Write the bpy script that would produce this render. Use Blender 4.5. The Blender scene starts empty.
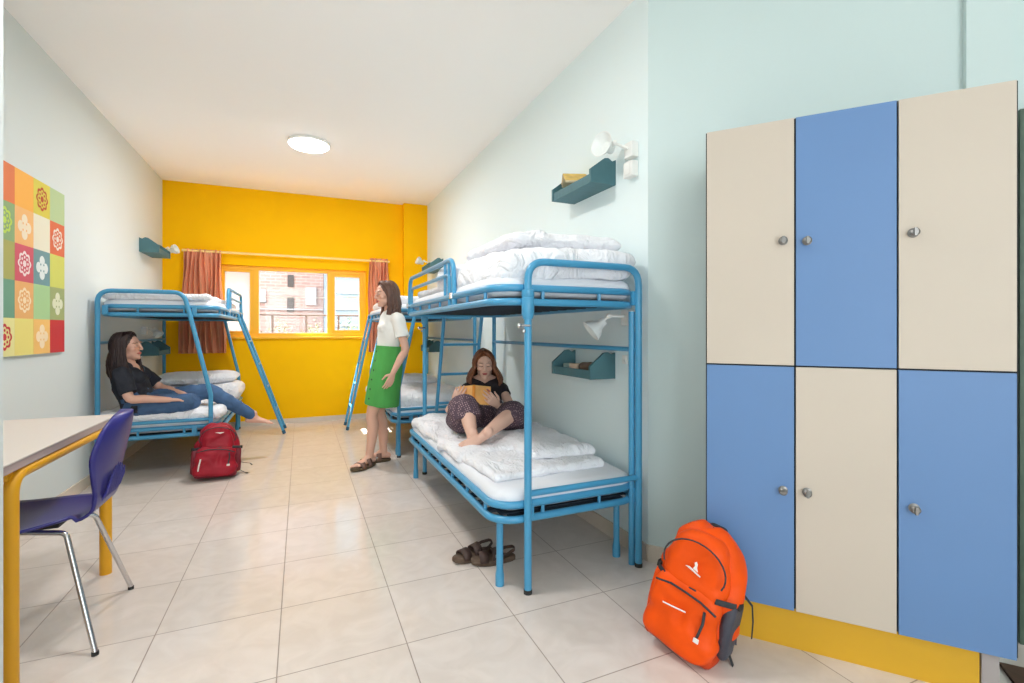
import bpy, bmesh, math, random
from mathutils import Vector, Matrix, noise, Quaternion
V = Vector
PI = math.pi
C = bpy.context.scene.collection
random.seed(7)

# ------------------------------------------------------------------ materials
def mat(name, col, rough=0.5, metal=0.0, var=0.0, vscale=6.0, bump=0.0, bscale=60.0, emit=0.0, spec=0.5, sheen=0.0, stretch=None):
    m = bpy.data.materials.new(name); m.use_nodes = True
    nt = m.node_tree; N = nt.nodes; L = nt.links
    b = N['Principled BSDF']
    c4 = (col[0], col[1], col[2], 1)
    b.inputs['Base Color'].default_value = c4
    b.inputs['Roughness'].default_value = rough
    b.inputs['Metallic'].default_value = metal
    b.inputs['Specular IOR Level'].default_value = spec
    if sheen: b.inputs['Sheen Weight'].default_value = sheen
    tc = N.new('ShaderNodeTexCoord'); src = tc.outputs['Object']
    if stretch:
        mp = N.new('ShaderNodeMapping'); mp.inputs['Scale'].default_value = stretch
        L.new(src, mp.inputs['Vector']); src = mp.outputs['Vector']
    if var:
        n = N.new('ShaderNodeTexNoise'); n.inputs['Scale'].default_value = vscale; n.inputs['Detail'].default_value = 4
        L.new(src, n.inputs['Vector'])
        r = N.new('ShaderNodeValToRGB')
        r.color_ramp.elements[0].position = 0.3; r.color_ramp.elements[1].position = 0.7
        r.color_ramp.elements[0].color = tuple(max(0, k*(1-var)) for k in col)+(1,)
        r.color_ramp.elements[1].color = tuple(min(1, k*(1+var)) for k in col)+(1,)
        L.new(n.outputs['Fac'], r.inputs['Fac']); L.new(r.outputs['Color'], b.inputs['Base Color'])
    if bump:
        n2 = N.new('ShaderNodeTexNoise'); n2.inputs['Scale'].default_value = bscale; n2.inputs['Detail'].default_value = 3
        L.new(src, n2.inputs['Vector'])
        bp = N.new('ShaderNodeBump'); bp.inputs['Strength'].default_value = bump; bp.inputs['Distance'].default_value = 0.01
        L.new(n2.outputs['Fac'], bp.inputs['Height']); L.new(bp.outputs['Normal'], b.inputs['Normal'])
    if emit:
        b.inputs['Emission Color'].default_value = c4; b.inputs['Emission Strength'].default_value = emit
    return m

def S(r, g, b):        # sRGB 0-255 to linear
    def f(u):
        u /= 255.0
        return u/12.92 if u <= 0.04045 else ((u+0.055)/1.055)**2.4
    return (f(r), f(g), f(b))

def skin_mat(name):
    m = mat(name, (0.7, 0.45, 0.35), 0.5, bump=0.05, bscale=200)
    nt = m.node_tree; a = nt.nodes.new('ShaderNodeAttribute'); a.attribute_name = 'Col'
    nt.links.new(a.outputs['Color'], nt.nodes['Principled BSDF'].inputs['Base Color'])
    nt.nodes['Principled BSDF'].inputs['Subsurface Weight'].default_value = 0.0
    return m

def floor_mat():
    m = mat('floor_tile', S(222, 210, 199), 0.12)
    nt = m.node_tree; N = nt.nodes; L = nt.links; b = N['Principled BSDF']
    tc = N.new('ShaderNodeTexCoord'); mp = N.new('ShaderNodeMapping')
    mp.inputs['Location'].default_value = (-0.375+0.0022, -1.853+0.0022, 0)
    L.new(tc.outputs['Object'], mp.inputs['Vector'])
    br = N.new('ShaderNodeTexBrick'); br.offset = 0.0; br.squash = 1.0
    br.inputs['Scale'].default_value = 1.0; br.inputs['Brick Width'].default_value = 0.45; br.inputs['Row Height'].default_value = 0.45
    br.inputs['Mortar Size'].default_value = 0.0022; br.inputs['Mortar Smooth'].default_value = 0.1; br.inputs['Bias'].default_value = 0
    br.inputs['Color1'].default_value = S(226, 216, 209)+(1,); br.inputs['Color2'].default_value = S(221, 211, 203)+(1,)
    br.inputs['Mortar'].default_value = S(158, 144, 134)+(1,)
    L.new(mp.outputs['Vector'], br.inputs['Vector'])
    n = N.new('ShaderNodeTexNoise'); n.inputs['Scale'].default_value = 7; n.inputs['Detail'].default_value = 5
    n.inputs['Distortion'].default_value = 1.5
    L.new(tc.outputs['Object'], n.inputs['Vector'])
    r = N.new('ShaderNodeValToRGB'); r.color_ramp.elements[0].position = .35; r.color_ramp.elements[1].position = .65
    r.color_ramp.elements[0].color = (0.93, 0.92, 0.91, 1); r.color_ramp.elements[1].color = (1, 1, 1, 1)
    L.new(n.outputs['Fac'], r.inputs['Fac'])
    mx = N.new('ShaderNodeMixRGB'); mx.blend_type = 'MULTIPLY'; mx.inputs['Fac'].default_value = 1
    L.new(br.outputs['Color'], mx.inputs['Color1']); L.new(r.outputs['Color'], mx.inputs['Color2'])
    L.new(mx.outputs['Color'], b.inputs['Base Color'])
    ad = N.new('ShaderNodeMath'); ad.operation = 'MULTIPLY_ADD'; ad.inputs[1].default_value = 0.5; ad.inputs[2].default_value = 0.13
    L.new(br.outputs['Fac'], ad.inputs[0]); L.new(ad.outputs[0], b.inputs['Roughness'])
    bp = N.new('ShaderNodeBump'); bp.invert = True; bp.inputs['Strength'].default_value = .4; bp.inputs['Distance'].default_value = .002
    L.new(br.outputs['Fac'], bp.inputs['Height']); L.new(bp.outputs['Normal'], b.inputs['Normal'])
    return m

def glass_mat():
    m = bpy.data.materials.new('window_glass'); m.use_nodes = True
    nt = m.node_tree; nt.nodes.clear()
    o = nt.nodes.new('ShaderNodeOutputMaterial'); mx = nt.nodes.new('ShaderNodeMixShader'); mx.inputs[0].default_value = 0.015
    t = nt.nodes.new('ShaderNodeBsdfTransparent'); t.inputs[0].default_value = (0.97, 0.985, 0.98, 1)
    g = nt.nodes.new('ShaderNodeBsdfGlossy'); g.inputs['Roughness'].default_value = 0.03
    nt.links.new(t.outputs[0], mx.inputs[1]); nt.links.new(g.outputs[0], mx.inputs[2]); nt.links.new(mx.outputs[0], o.inputs[0])
    return m

def frosted_mat():
    m = bpy.data.materials.new('frosted_glass'); m.use_nodes = True
    nt = m.node_tree; nt.nodes.clear()
    o = nt.nodes.new('ShaderNodeOutputMaterial'); mx = nt.nodes.new('ShaderNodeMixShader'); mx.inputs[0].default_value = 0.45
    t = nt.nodes.new('ShaderNodeBsdfTranslucent'); t.inputs[0].default_value = (0.85, 0.92, 0.98, 1)
    g = nt.nodes.new('ShaderNodeBsdfTransparent'); g.inputs[0].default_value = (0.9, 0.95, 0.97, 1)
    nt.links.new(t.outputs[0], mx.inputs[1]); nt.links.new(g.outputs[0], mx.inputs[2]); nt.links.new(mx.outputs[0], o.inputs[0])
    return m

def brick_mat(name, c1, c2, mort):
    m = mat(name, c1, 0.9)
    nt = m.node_tree; N = nt.nodes; L = nt.links
    tc = N.new('ShaderNodeTexCoord'); mp = N.new('ShaderNodeMapping'); mp.inputs['Rotation'].default_value = (PI/2, 0, 0)
    L.new(tc.outputs['Object'], mp.inputs['Vector'])
    br = N.new('ShaderNodeTexBrick'); br.inputs['Scale'].default_value = 1
    br.inputs['Brick Width'].default_value = .26; br.inputs['Row Height'].default_value = .09; br.inputs['Mortar Size'].default_value = .008
    br.inputs['Color1'].default_value = c1+(1,); br.inputs['Color2'].default_value = c2+(1,); br.inputs['Mortar'].default_value = mort+(1,)
    L.new(mp.outputs['Vector'], br.inputs['Vector']); L.new(br.outputs['Color'], N['Principled BSDF'].inputs['Base Color'])
    return m

def culotte_mat():
    m = mat('patterned_culottes', S(84, 66, 76), 0.85)
    nt = m.node_tree; N = nt.nodes; L = nt.links
    tc = N.new('ShaderNodeTexCoord'); mp = N.new('ShaderNodeMapping'); mp.inputs['Rotation'].default_value = (.5, .3, .4)
    L.new(tc.outputs['Object'], mp.inputs['Vector'])
    v = N.new('ShaderNodeTexVoronoi'); v.inputs['Scale'].default_value = 75; v.inputs['Randomness'].default_value = .25
    L.new(mp.outputs['Vector'], v.inputs['Vector'])
    r = N.new('ShaderNodeValToRGB'); r.color_ramp.interpolation = 'LINEAR'
    r.color_ramp.elements[0].position = .22; r.color_ramp.elements[1].position = .34
    r.color_ramp.elements[0].color = S(176, 148, 150)+(1,); r.color_ramp.elements[1].color = S(84, 66, 78)+(1,)
    L.new(v.outputs['Distance'], r.inputs['Fac']); L.new(r.outputs['Color'], N['Principled BSDF'].inputs['Base Color'])
    return m

def linen_mat(name, c):
    m = mat(name, c, .9, sheen=.2); nt = m.node_tree; N = nt.nodes; L = nt.links
    tc = N.new('ShaderNodeTexCoord'); n = N.new('ShaderNodeTexNoise'); n.inputs['Scale'].default_value = 5; n.inputs['Detail'].default_value = 3; n.inputs['Distortion'].default_value = 2.2
    mp = N.new('ShaderNodeMapping'); mp.inputs['Scale'].default_value = (1.6, 1, 1); mp.inputs['Rotation'].default_value = (0, 0, .6)
    L.new(tc.outputs['Object'], mp.inputs['Vector']); L.new(mp.outputs['Vector'], n.inputs['Vector'])
    r = N.new('ShaderNodeMath'); r.operation = 'SUBTRACT'; r.inputs[1].default_value = .5; L.new(n.outputs['Fac'], r.inputs[0])
    a = N.new('ShaderNodeMath'); a.operation = 'ABSOLUTE'; L.new(r.outputs[0], a.inputs[0])
    bp = N.new('ShaderNodeBump'); bp.inputs['Strength'].default_value = .75; bp.inputs['Distance'].default_value = .06
    L.new(a.outputs[0], bp.inputs['Height']); L.new(bp.outputs['Normal'], N['Principled BSDF'].inputs['Normal'])
    return m

M = {}
M['floor'] = floor_mat()
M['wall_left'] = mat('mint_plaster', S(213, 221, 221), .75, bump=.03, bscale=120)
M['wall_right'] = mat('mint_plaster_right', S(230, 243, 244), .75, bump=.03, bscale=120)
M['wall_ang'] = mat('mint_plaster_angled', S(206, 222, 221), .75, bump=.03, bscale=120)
M['wall_behind'] = mat('pale_plaster', S(228, 230, 226), .8)
M['yellow_wall'] = mat('yellow_wall_paint', S(252, 192, 0), .7, spec=.12, var=.02, vscale=2, bump=.03, bscale=100)
M['yellow_gloss'] = mat('yellow_gloss_paint', S(250, 186, 12), .4)
M['ceiling'] = mat('white_ceiling_paint', S(250, 248, 246), .85, bump=.02, bscale=80)
M['baseboard'] = mat('beige_tile_skirting', S(214, 202, 187), .4, var=.05, vscale=4)
M['blue_tube'] = mat('blue_enamel_tube', S(72, 152, 194), .28, var=.03, vscale=3)
M['blue_dark'] = mat('blue_enamel_dark', S(30, 84, 112), .4)
M['slat'] = mat('dark_bed_base', S(34, 48, 62), .8)
M['linen'] = linen_mat('white_cotton', S(240, 241, 246))
M['linen2'] = mat('white_cotton_mattress', S(228, 231, 237), .9, bump=.08, bscale=25)
M['rubber'] = mat('black_rubber', (0.02, 0.02, 0.02), .7)
M['chrome'] = mat('brushed_chrome', (.62, .62, .64), .22, 1.0)
M['steel'] = mat('satin_steel', (.26, .25, .24), .4, 1.0)
M['loc_blue'] = mat('blue_laminate', S(98, 134, 182), .5, var=.015, vscale=2)
M['loc_cream'] = mat('cream_laminate', S(200, 188, 174), .55, var=.015, vscale=2)
M['loc_black'] = mat('black_carcass', S(22, 28, 34), .6)
M['loc_yellow'] = mat('ochre_plinth', S(216, 166, 34), .5, var=.03, vscale=3)
M['grey_leg'] = mat('pale_grey_post', S(170, 162, 160), .5)
M['teal'] = mat('teal_painted_wood', S(70, 112, 120), .6, var=.08, vscale=9, stretch=(1, 6, 1))
M['white_plastic'] = mat('white_plastic', S(236, 236, 232), .4)
M['shade'] = mat('frosted_shade', S(232, 236, 234), .35)
M['table_top'] = mat('pale_laminate', S(210, 202, 196), .45)
M['table_edge'] = mat('grey_wood_edge', S(178, 160, 158), .5, var=.1, vscale=8, stretch=(1, .1, 6))
M['yellow_leg'] = mat('yellow_tube_paint', S(232, 168, 26), .35)
M['chair_blue'] = mat('navy_plastic', S(44, 42, 122), .36, var=.05, vscale=5)
M['orange'] = mat('orange_nylon', S(236, 80, 0), .5, spec=.25, var=.1, vscale=7, bump=.25, bscale=22)
M['orange_dark'] = mat('dark_orange_nylon', S(196, 60, 0), .55, var=.1, vscale=7, bump=.25, bscale=22)
M['grey_nylon'] = mat('charcoal_nylon', S(66, 68, 80), .6, bump=.2, bscale=90)
M['strap'] = mat('dark_strap', S(48, 52, 58), .7)
M['red'] = mat('red_nylon', S(152, 16, 38), .5, spec=.3, var=.18, vscale=8, bump=.25, bscale=22)
M['red_dark'] = mat('dark_red_nylon', S(116, 14, 36), .6, var=.1, vscale=8, bump=.2, bscale=22)
M['white_mark'] = mat('white_print', S(240, 235, 230), .5)
M['sandal'] = mat('brown_leather', S(66, 48, 42), .65, var=.15, vscale=30)
M['sole'] = mat('brown_cork_sole', S(92, 74, 60), .8, var=.15, vscale=60)
M['sandal2'] = mat('tan_brown_leather', S(112, 84, 74), .65, var=.12, vscale=30)
M['sole2'] = mat('dark_cork_sole', S(84, 70, 50), .8, var=.15, vscale=60)
M['curtain'] = mat('terracotta_curtain', S(222, 152, 120), .85, var=.2, vscale=10, stretch=(3, 3, .25), bump=.1)
M['rod'] = mat('cream_rod', S(252, 216, 140), .4)
M['skin'] = skin_mat('skin')
M['black_tee'] = mat('black_cotton', S(40, 42, 52), .9, bump=.25, bscale=16)
M['jeans'] = mat('blue_denim', S(66, 96, 134), .9, var=.22, vscale=9, bump=.25, bscale=20)
M['blouse'] = mat('white_blouse', S(236, 236, 232), .85, bump=.3, bscale=26)
M['skirt'] = mat('green_cotton_skirt', S(76, 160, 76), .8, var=.1, vscale=5, bump=.15, bscale=12)
M['button'] = mat('dark_button', S(40, 62, 44), .5)
M['black_top'] = mat('black_blouse', S(40, 32, 36), .9, bump=.2, bscale=20)
M['culottes'] = culotte_mat()
M['hair_black'] = mat('dark_brown_hair', S(48, 30, 30), .45, var=.35, vscale=60, stretch=(1, 1, .08))
M['hair_brown'] = mat('brown_hair', S(92, 62, 50), .45, var=.35, vscale=60, stretch=(1, 1, .08))
M['hair_auburn'] = mat('auburn_hair', S(124, 74, 46), .45, var=.35, vscale=60, stretch=(1, 1, .08))
M['eye_white'] = mat('eye_white', S(225, 220, 215), .3)
M['iris'] = mat('dark_iris', S(50, 34, 26), .2)
M['book_cover'] = mat('orange_book_cover', S(238, 178, 104), .5, var=.1, vscale=14)
M['book_spine'] = mat('amber_book_spine', S(218, 136, 40), .5)
M['paper'] = mat('cream_paper', S(238, 218, 180), .8)
M['brick'] = brick_mat('pink_brick', S(160, 132, 126), S(146, 116, 110), S(172, 160, 154))
M['facade_white'] = mat('white_render', S(160, 160, 164), .9)
M['facade_blue'] = mat('pale_blue_render', S(128, 146, 158), .9, var=.04, vscale=2)
M['dark_window'] = mat('dark_window_glass', S(40, 34, 38), .4)
M['leaf'] = mat('green_leaf', S(58, 84, 26), .6, var=.4, vscale=9)
M['leaf2'] = mat('yellow_green_leaf', S(118, 122, 44), .6, var=.3, vscale=9)
M['rail_metal'] = mat('dark_railing', S(70, 56, 58), .5)
M['concrete'] = mat('pale_concrete', S(104, 100, 96), .9, var=.1, vscale=3)
M['glass'] = glass_mat(); M['frosted'] = frosted_mat()
M['door_green'] = mat('dark_green_door', S(72, 92, 78), .5)
M['wood_dark'] = mat('dark_brown_wood', S(92, 66, 50), .6, var=.2, vscale=5, stretch=(8, 1, 1))

# ------------------------------------------------------------------ mesh building
class MB:
    def __init__(s): s.v = []; s.f = []; s.mi = []; s.cur = 0
    def add(s, vs, fs):
        o = len(s.v); s.v += [V(p) for p in vs]; s.f += [tuple(i+o for i in f) for f in fs]; s.mi += [s.cur]*len(fs)
        return s
    def box(s, a, b, bev=0.0):
        x0, y0, z0 = [min(a[i], b[i]) for i in range(3)]; x1, y1, z1 = [max(a[i], b[i]) for i in range(3)]
        if bev <= 0:
            return s.add([(x0,y0,z0),(x1,y0,z0),(x1,y1,z0),(x0,y1,z0),(x0,y0,z1),(x1,y0,z1),(x1,y1,z1),(x0,y1,z1)],
                         [(0,3,2,1),(4,5,6,7),(0,1,5,4),(1,2,6,5),(2,3,7,6),(3,0,4,7)])
        bm = bmesh.new(); bmesh.ops.create_cube(bm, size=1)
        for v in bm.verts:
            v.co = V(((x0+x1)/2+v.co.x*(x1-x0), (y0+y1)/2+v.co.y*(y1-y0), (z0+z1)/2+v.co.z*(z1-z0)))
        bmesh.ops.bevel(bm, geom=bm.edges[:]+bm.verts[:], offset=bev, segments=2, profile=.6, affect='EDGES')
        return s.bm(bm)
    def bm(s, bm, mtx=None):
        bm.verts.index_update()
        s.add([(mtx @ v.co if mtx else v.co.copy()) for v in bm.verts], [tuple(v.index for v in f.verts) for f in bm.faces])
        bm.free(); return s
    def tube(s, pts, r, n=12, cap=True, closed=False, rb=None, side=None):
        """sweep; r is a number or list; rb second radius"""
        pts = [V(p) for p in pts]; k = len(pts)
        rs = r if isinstance(r, (list, tuple)) else [r]*k
        r2 = rb if isinstance(rb, (list, tuple)) else ([rb]*k if rb else rs)
        T = []
        for i in range(k):
            a = pts[i-1] if (i > 0 or closed) else pts[i]; b = pts[(i+1) % k] if (i < k-1 or closed) else pts[i]
            t = (b-a); T.append(t.normalized() if t.length > 1e-9 else V((0,0,1)))
        if side is not None: nrm = V(side)
        else: nrm = T[0].orthogonal()
        vs = []
        for i in range(k):
            nrm = (nrm - T[i]*nrm.dot(T[i]))
            if nrm.length < 1e-6: nrm = T[i].orthogonal()
            nrm.normalize(); bn = T[i].cross(nrm)
            for j in range(n):
                a = 2*PI*j/n
                vs.append(pts[i] + nrm*math.cos(a)*rs[i] + bn*math.sin(a)*r2[i])
        fs = []
        for i in range(k if closed else k-1):
            for j in range(n):
                a = i*n+j; b = i*n+(j+1) % n; c = ((i+1) % k)*n+(j+1) % n; d = ((i+1) % k)*n+j
                fs.append((a, b, c, d))
        if cap and not closed:
            fs.append(tuple(range(n-1, -1, -1))); fs.append(tuple((k-1)*n+j for j in range(n)))
        return s.add(vs, fs)
    def chain(s, pts, radii, side=None, n=16, flat0=False, flat1=False):
        """limb: smooth spline through pts with (a,b) radii and rounded ends"""
        P = [V(p) for p in pts]; R = [(q, q) if not isinstance(q, (tuple, list)) else tuple(q) for q in radii]
        if len(P) > 2:
            PP = []; RR = []
            for i in range(len(P)-1):
                p0 = P[max(i-1, 0)]; p1 = P[i]; p2 = P[i+1]; p3 = P[min(i+2, len(P)-1)]
                for t in (0, .25, .5, .75):
                    t2 = t*t; t3 = t2*t
                    PP.append(.5*((2*p1)+(p2-p0)*t+(2*p0-5*p1+4*p2-p3)*t2+(3*p1-p0-3*p2+p3)*t3))
                    u = t*t*(3-2*t)*.5+t*.5
                    RR.append(tuple(R[i][q]*(1-u)+R[i+1][q]*u for q in (0, 1)))
            PP.append(P[-1]); RR.append(R[-1]); P, R = PP, RR
        t0 = (P[0]-P[1]).normalized(); t1 = (P[-1]-P[-2]).normalized()
        A = []; B = []
        if not flat0:
            h = min(R[0])
            A = [(P[0]+t0*h*math.sin(a), (R[0][0]*math.cos(a), R[0][1]*math.cos(a))) for a in (1.45, 1.1, .7, .35)]
        if not flat1:
            h = min(R[-1])
            B = [(P[-1]+t1*h*math.sin(a), (R[-1][0]*math.cos(a), R[-1][1]*math.cos(a))) for a in (.35, .7, 1.1, 1.45)]
        allp = A + list(zip(P, R)) + B
        return s.tube([a[0] for a in allp], [a[1][0] for a in allp], n=n, rb=[a[1][1] for a in allp], side=side)
    def ell(s, c, r, ax=None, n=16, m=10):
        """ellipsoid with optional axes"""
        c = V(c); ax = ax or (V((1,0,0)), V((0,1,0)), V((0,0,1)))
        vs = [c+ax[2]*r[2]]; 
        for i in range(1, m):
            t = PI*i/m
            for j in range(n):
                a = 2*PI*j/n
                vs.append(c+ax[0]*r[0]*math.sin(t)*math.cos(a)+ax[1]*r[1]*math.sin(t)*math.sin(a)+ax[2]*r[2]*math.cos(t))
        vs.append(c-ax[2]*r[2]); e = len(vs)-1; fs = []
        for j in range(n): fs.append((0, 1+j, 1+(j+1) % n))
        for i in range(m-2):
            for j in range(n):
                a = 1+i*n+j; b = 1+i*n+(j+1) % n; fs.append((a, a+n, b+n, b))
        for j in range(n): fs.append((e, 1+(m-2)*n+(j+1) % n, 1+(m-2)*n+j))
        return s.add(vs, fs)
    def lathe(s, prof, c, ax=V((0,0,1)), n=24):
        """prof: list of (radius, height) along ax"""
        ax = V(ax).normalized(); u = ax.orthogonal().normalized(); w = ax.cross(u); c = V(c)
        vs = []; fs = []
        for (r, h) in prof:
            for j in range(n):
                a = 2*PI*j/n; vs.append(c+ax*h+u*r*math.cos(a)+w*r*math.sin(a))
        for i in range(len(prof)-1):
            for j in range(n):
                fs.append((i*n+j, i*n+(j+1) % n, (i+1)*n+(j+1) % n, (i+1)*n+j))
        fs.append(tuple(range(n-1, -1, -1))); fs.append(tuple((len(prof)-1)*n+j for j in range(n)))
        return s.add(vs, fs)
    def prism(s, poly, o, ux, uy, d):
        """extrude a 2-D polygon lying in (ux,uy) by vector d"""
        o = V(o); ux = V(ux); uy = V(uy); d = V(d); n = len(poly)
        a = [o+ux*p[0]+uy*p[1] for p in poly]; b = [p+d for p in a]
        return s.add(a+b, [tuple(range(n-1, -1, -1)), tuple(range(n, 2*n))]+[(i, (i+1) % n, n+(i+1) % n, n+i) for i in range(n)])
    def soft(s, c, size, rad=.03, res=.03, wr=.006, ws=6, seed=0, puff=0.0, fn=None, ridge=0.0, rz=0.0):
        """rounded soft box with wrinkles. puff: thins the edges like a pillow"""
        c = V(c); h = V(size)/2; nx, ny, nz = [max(2, min(60, int(round(k/res)))) for k in size]
        bm = bmesh.new(); idx = {}
        def vert(i, j, k):
            key = (i, j, k)
            if key not in idx: idx[key] = bm.verts.new((i/nx*2-1, j/ny*2-1, k/nz*2-1))
            return idx[key]
        for i in range(nx):
            for j in range(ny):
                bm.faces.new((vert(i,j,0), vert(i,j+1,0), vert(i+1,j+1,0), vert(i+1,j,0)))
                bm.faces.new((vert(i,j,nz), vert(i+1,j,nz), vert(i+1,j+1,nz), vert(i,j+1,nz)))
        for i in range(nx):
            for k in range(nz):
                bm.faces.new((vert(i,0,k), vert(i+1,0,k), vert(i+1,0,k+1), vert(i,0,k+1)))
                bm.faces.new((vert(i,ny,k), vert(i,ny,k+1), vert(i+1,ny,k+1), vert(i+1,ny,k)))
        for j in range(ny):
            for k in range(nz):
                bm.faces.new((vert(0,j,k), vert(0,j,k+1), vert(0,j+1,k+1), vert(0,j+1,k)))
                bm.faces.new((vert(nx,j,k), vert(nx,j+1,k), vert(nx,j+1,k+1), vert(nx,j,k+1)))
        off = V((seed*3.7, seed*1.3, seed*2.1)); cr = math.cos(rz); sr = math.sin(rz)
        for v in bm.verts:
            p = V((v.co.x*h.x, v.co.y*h.y, v.co.z*h.z))
            inner = V((max(-h.x+rad, min(h.x-rad, p.x)), max(-h.y+rad, min(h.y-rad, p.y)), max(-h.z+min(rad,h.z*.98), min(h.z-min(rad,h.z*.98), p.z))))
            d = p-inner
            nn = d.normalized() if d.length > 1e-6 else V((0,0,0))
            if d.length > 1e-6: p = inner+nn*min(rad, d.length if (abs(d.x) > 0)+(abs(d.y) > 0)+(abs(d.z) > 0) < 2 else rad)
            if puff:
                ex = max(0, 1-abs(v.co.x)**2.5); ey = max(0, 1-abs(v.co.y)**2.5)
                e = (ex*ey)**.45; p.z *= (1-puff)+puff*e
                cc = (abs(v.co.x)*abs(v.co.y))**3; p.x *= 1+.03*cc; p.y *= 1+.03*cc
            q = p*ws+off
            w = noise.fractal(q, 1.0, 2.0, 3)*wr
            if ridge:
                w += (1-abs(noise.noise(V((q.x*.8, q.y*.5, q.z*.8))+V((noise.noise(q*.6), 0, 0))))*2.2)*ridge
            n2 = nn if nn.length > 0 else V((0,0,1 if v.co.z > 0 else -1))
            if v.co.z > -.99 or abs(v.co.x) > .98 or abs(v.co.y) > .98: p += n2*w
            if fn: p = fn(p)
            v.co = c+V((p.x*cr-p.y*sr, p.x*sr+p.y*cr, p.z))
        return s.bm(bm)

WL = {}   # world location of every empty / root built in world coordinates
def new_mesh(name, mb, mats, off=V((0,0,0)), smooth=True, angle=40):
    me = bpy.data.meshes.new(name)
    me.from_pydata([tuple(p-off) for p in mb.v], [], mb.f)
    for m in (mats if isinstance(mats, (list, tuple)) else [mats]): me.materials.append(m)
    if len(mb.mi) == len(me.polygons): me.polygons.foreach_set('material_index', mb.mi)
    bm = bmesh.new(); bm.from_mesh(me); bmesh.ops.recalc_face_normals(bm, faces=bm.faces[:]); bm.to_mesh(me); bm.free()
    if smooth:
        me.polygons.foreach_set('use_smooth', [True]*len(me.polygons))
        me.set_sharp_from_angle(angle=math.radians(angle))
    me.update()
    return me
def link(name, me, parent=None, loc=V((0,0,0))):
    o = bpy.data.objects.new(name, me); C.objects.link(o)
    if parent: o.parent = parent
    else: o.location = loc
    return o
def obj(name, mb, mats, parent=None, smooth=True, angle=40, origin=None):
    """world-coordinate geometry; children stay relative to their root's location"""
    off = WL.get(parent.name, V((0,0,0))) if parent else (V(origin) if origin else V((0,0,0)))
    o = link(name, new_mesh(name, mb, mats, off, smooth, angle), parent, off)
    WL[o.name] = off
    return o
def tag(o, label=None, cat=None, group=None, kind=None):
    if label: o['label'] = label
    if cat: o['category'] = cat
    if group: o['group'] = group
    if kind: o['kind'] = kind
    return o
def thing(name, label, cat, loc=(0,0,0), group=None):
    o = bpy.data.objects.new(name, None); C.objects.link(o); o.location = V(loc); o.empty_display_size = .1
    WL[o.name] = V(loc); return tag(o, label, cat, group)
def struct(name, mb, m, parent=None, smooth=False):
    o = obj(name, mb, m, parent, smooth=smooth)
    if not parent: o['kind'] = 'structure'
    return o
def fillet(pts, r, n=6):
    """round the inner corners of a polyline"""
    pts = [V(p) for p in pts]; out = [pts[0]]
    for i in range(1, len(pts)-1):
        a, b, c = pts[i-1], pts[i], pts[i+1]
        u = (a-b); w = (c-b); ang = u.angle(w); 
        if ang > 3.1: out.append(b); continue
        d = min(r/math.tan(ang/2), u.length*.49, w.length*.49)
        p0 = b+u.normalized()*d; p1 = b+w.normalized()*d
        for k in range(n+1):
            t = k/n; out.append(p0*(1-t)**2+b*2*t*(1-t)+p1*t*t)
    out.append(pts[-1]); return out
def rrect(x0, x1, y0, y1, z, r, n=8):
    pts = []
    for (cx, cy, a0) in ((x1-r, y1-r, 0), (x0+r, y1-r, 90), (x0+r, y0+r, 180), (x1-r, y0+r, 270)):
        for k in range(n+1):
            a = math.radians(a0+90*k/n); pts.append(V((cx+r*math.cos(a), cy+r*math.sin(a), z)))
    return pts
def remeshed(mb, voxel, smooth=4, fac=.5):
    me = bpy.data.meshes.new('tmp'); me.from_pydata([tuple(p) for p in mb.v], [], mb.f)
    bm = bmesh.new(); bm.from_mesh(me); bmesh.ops.recalc_face_normals(bm, faces=bm.faces[:]); bm.to_mesh(me); bm.free()
    o = bpy.data.objects.new('tmp', me); C.objects.link(o)
    r = o.modifiers.new('r', 'REMESH'); r.mode = 'VOXEL'; r.voxel_size = voxel; r.use_smooth_shade = True
    if smooth:
        q = o.modifiers.new('s', 'SMOOTH'); q.factor = fac; q.iterations = smooth
    dg = bpy.context.evaluated_depsgraph_get(); me2 = bpy.data.meshes.new_from_object(o.evaluated_get(dg))
    bpy.data.objects.remove(o); bpy.data.meshes.remove(me)
    me2.polygons.foreach_set('use_smooth', [True]*len(me2.polygons))
    return me2
def robj(name, mb, m, parent=None, voxel=.004, smooth=4, disp=None, loc=V((0,0,0))):
    """remeshed union as one continuous surface"""
    me = remeshed(mb, voxel, smooth)
    if disp:
        amp, sc, st = disp
        nr = [v.normal.copy() for v in me.vertices]
        for v, n in zip(me.vertices, nr):
            q = V((v.co.x*sc*st[0], v.co.y*sc*st[1], v.co.z*sc*st[2]))
            v.co += n*(noise.fractal(q, 1, 2, 3)*amp)
    off = WL.get(parent.name, V((0,0,0))) if parent else V(loc)
    if off.length > 0:
        me.transform(Matrix.Translation(-off))
    me.materials.clear(); me.materials.append(m); me.name = name
    o = link(name, me, parent, off); WL[o.name] = off
    return o
# ------------------------------------------------------------------ the room
XL, XR, YB, H = -1.51, 1.66, 6.9, 3.0
UD = V((.641, -.768, 0)).normalized(); ND = V((.768, .641, 0)).normalized()   # along / into the angled wall
CORN = V((1.66, 2.01, 0)); AEND = CORN + UD*2.1
YF = -2.6; XS = AEND.x
def at_u(u, nd, z): return UD*u + ND*nd + V((0, 0, z))
NW = CORN.dot(ND)          # wall plane distance
T = .15
struct('floor', MB().box((XL-T, YF-T, -.1), (XS+T, YB+.3, 0)), M['floor'])
struct('ceiling', MB().box((XL-T, YF-T, H), (XS+T, YB+.3, H+.12)), M['ceiling'])
struct('wall_left', MB().box((XL-T, YF, 0), (XL, YB, H)), M['wall_left'])
struct('wall_right', MB().box((XR, 2.01, 0), (XR+T, YB, H)), M['wall_right'])
mb = MB(); a = CORN; b = AEND
mb.prism([(0, 0), (2.1, 0), (2.1, T), (0, T)], CORN, UD, ND, V((0, 0, H)))
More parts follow.
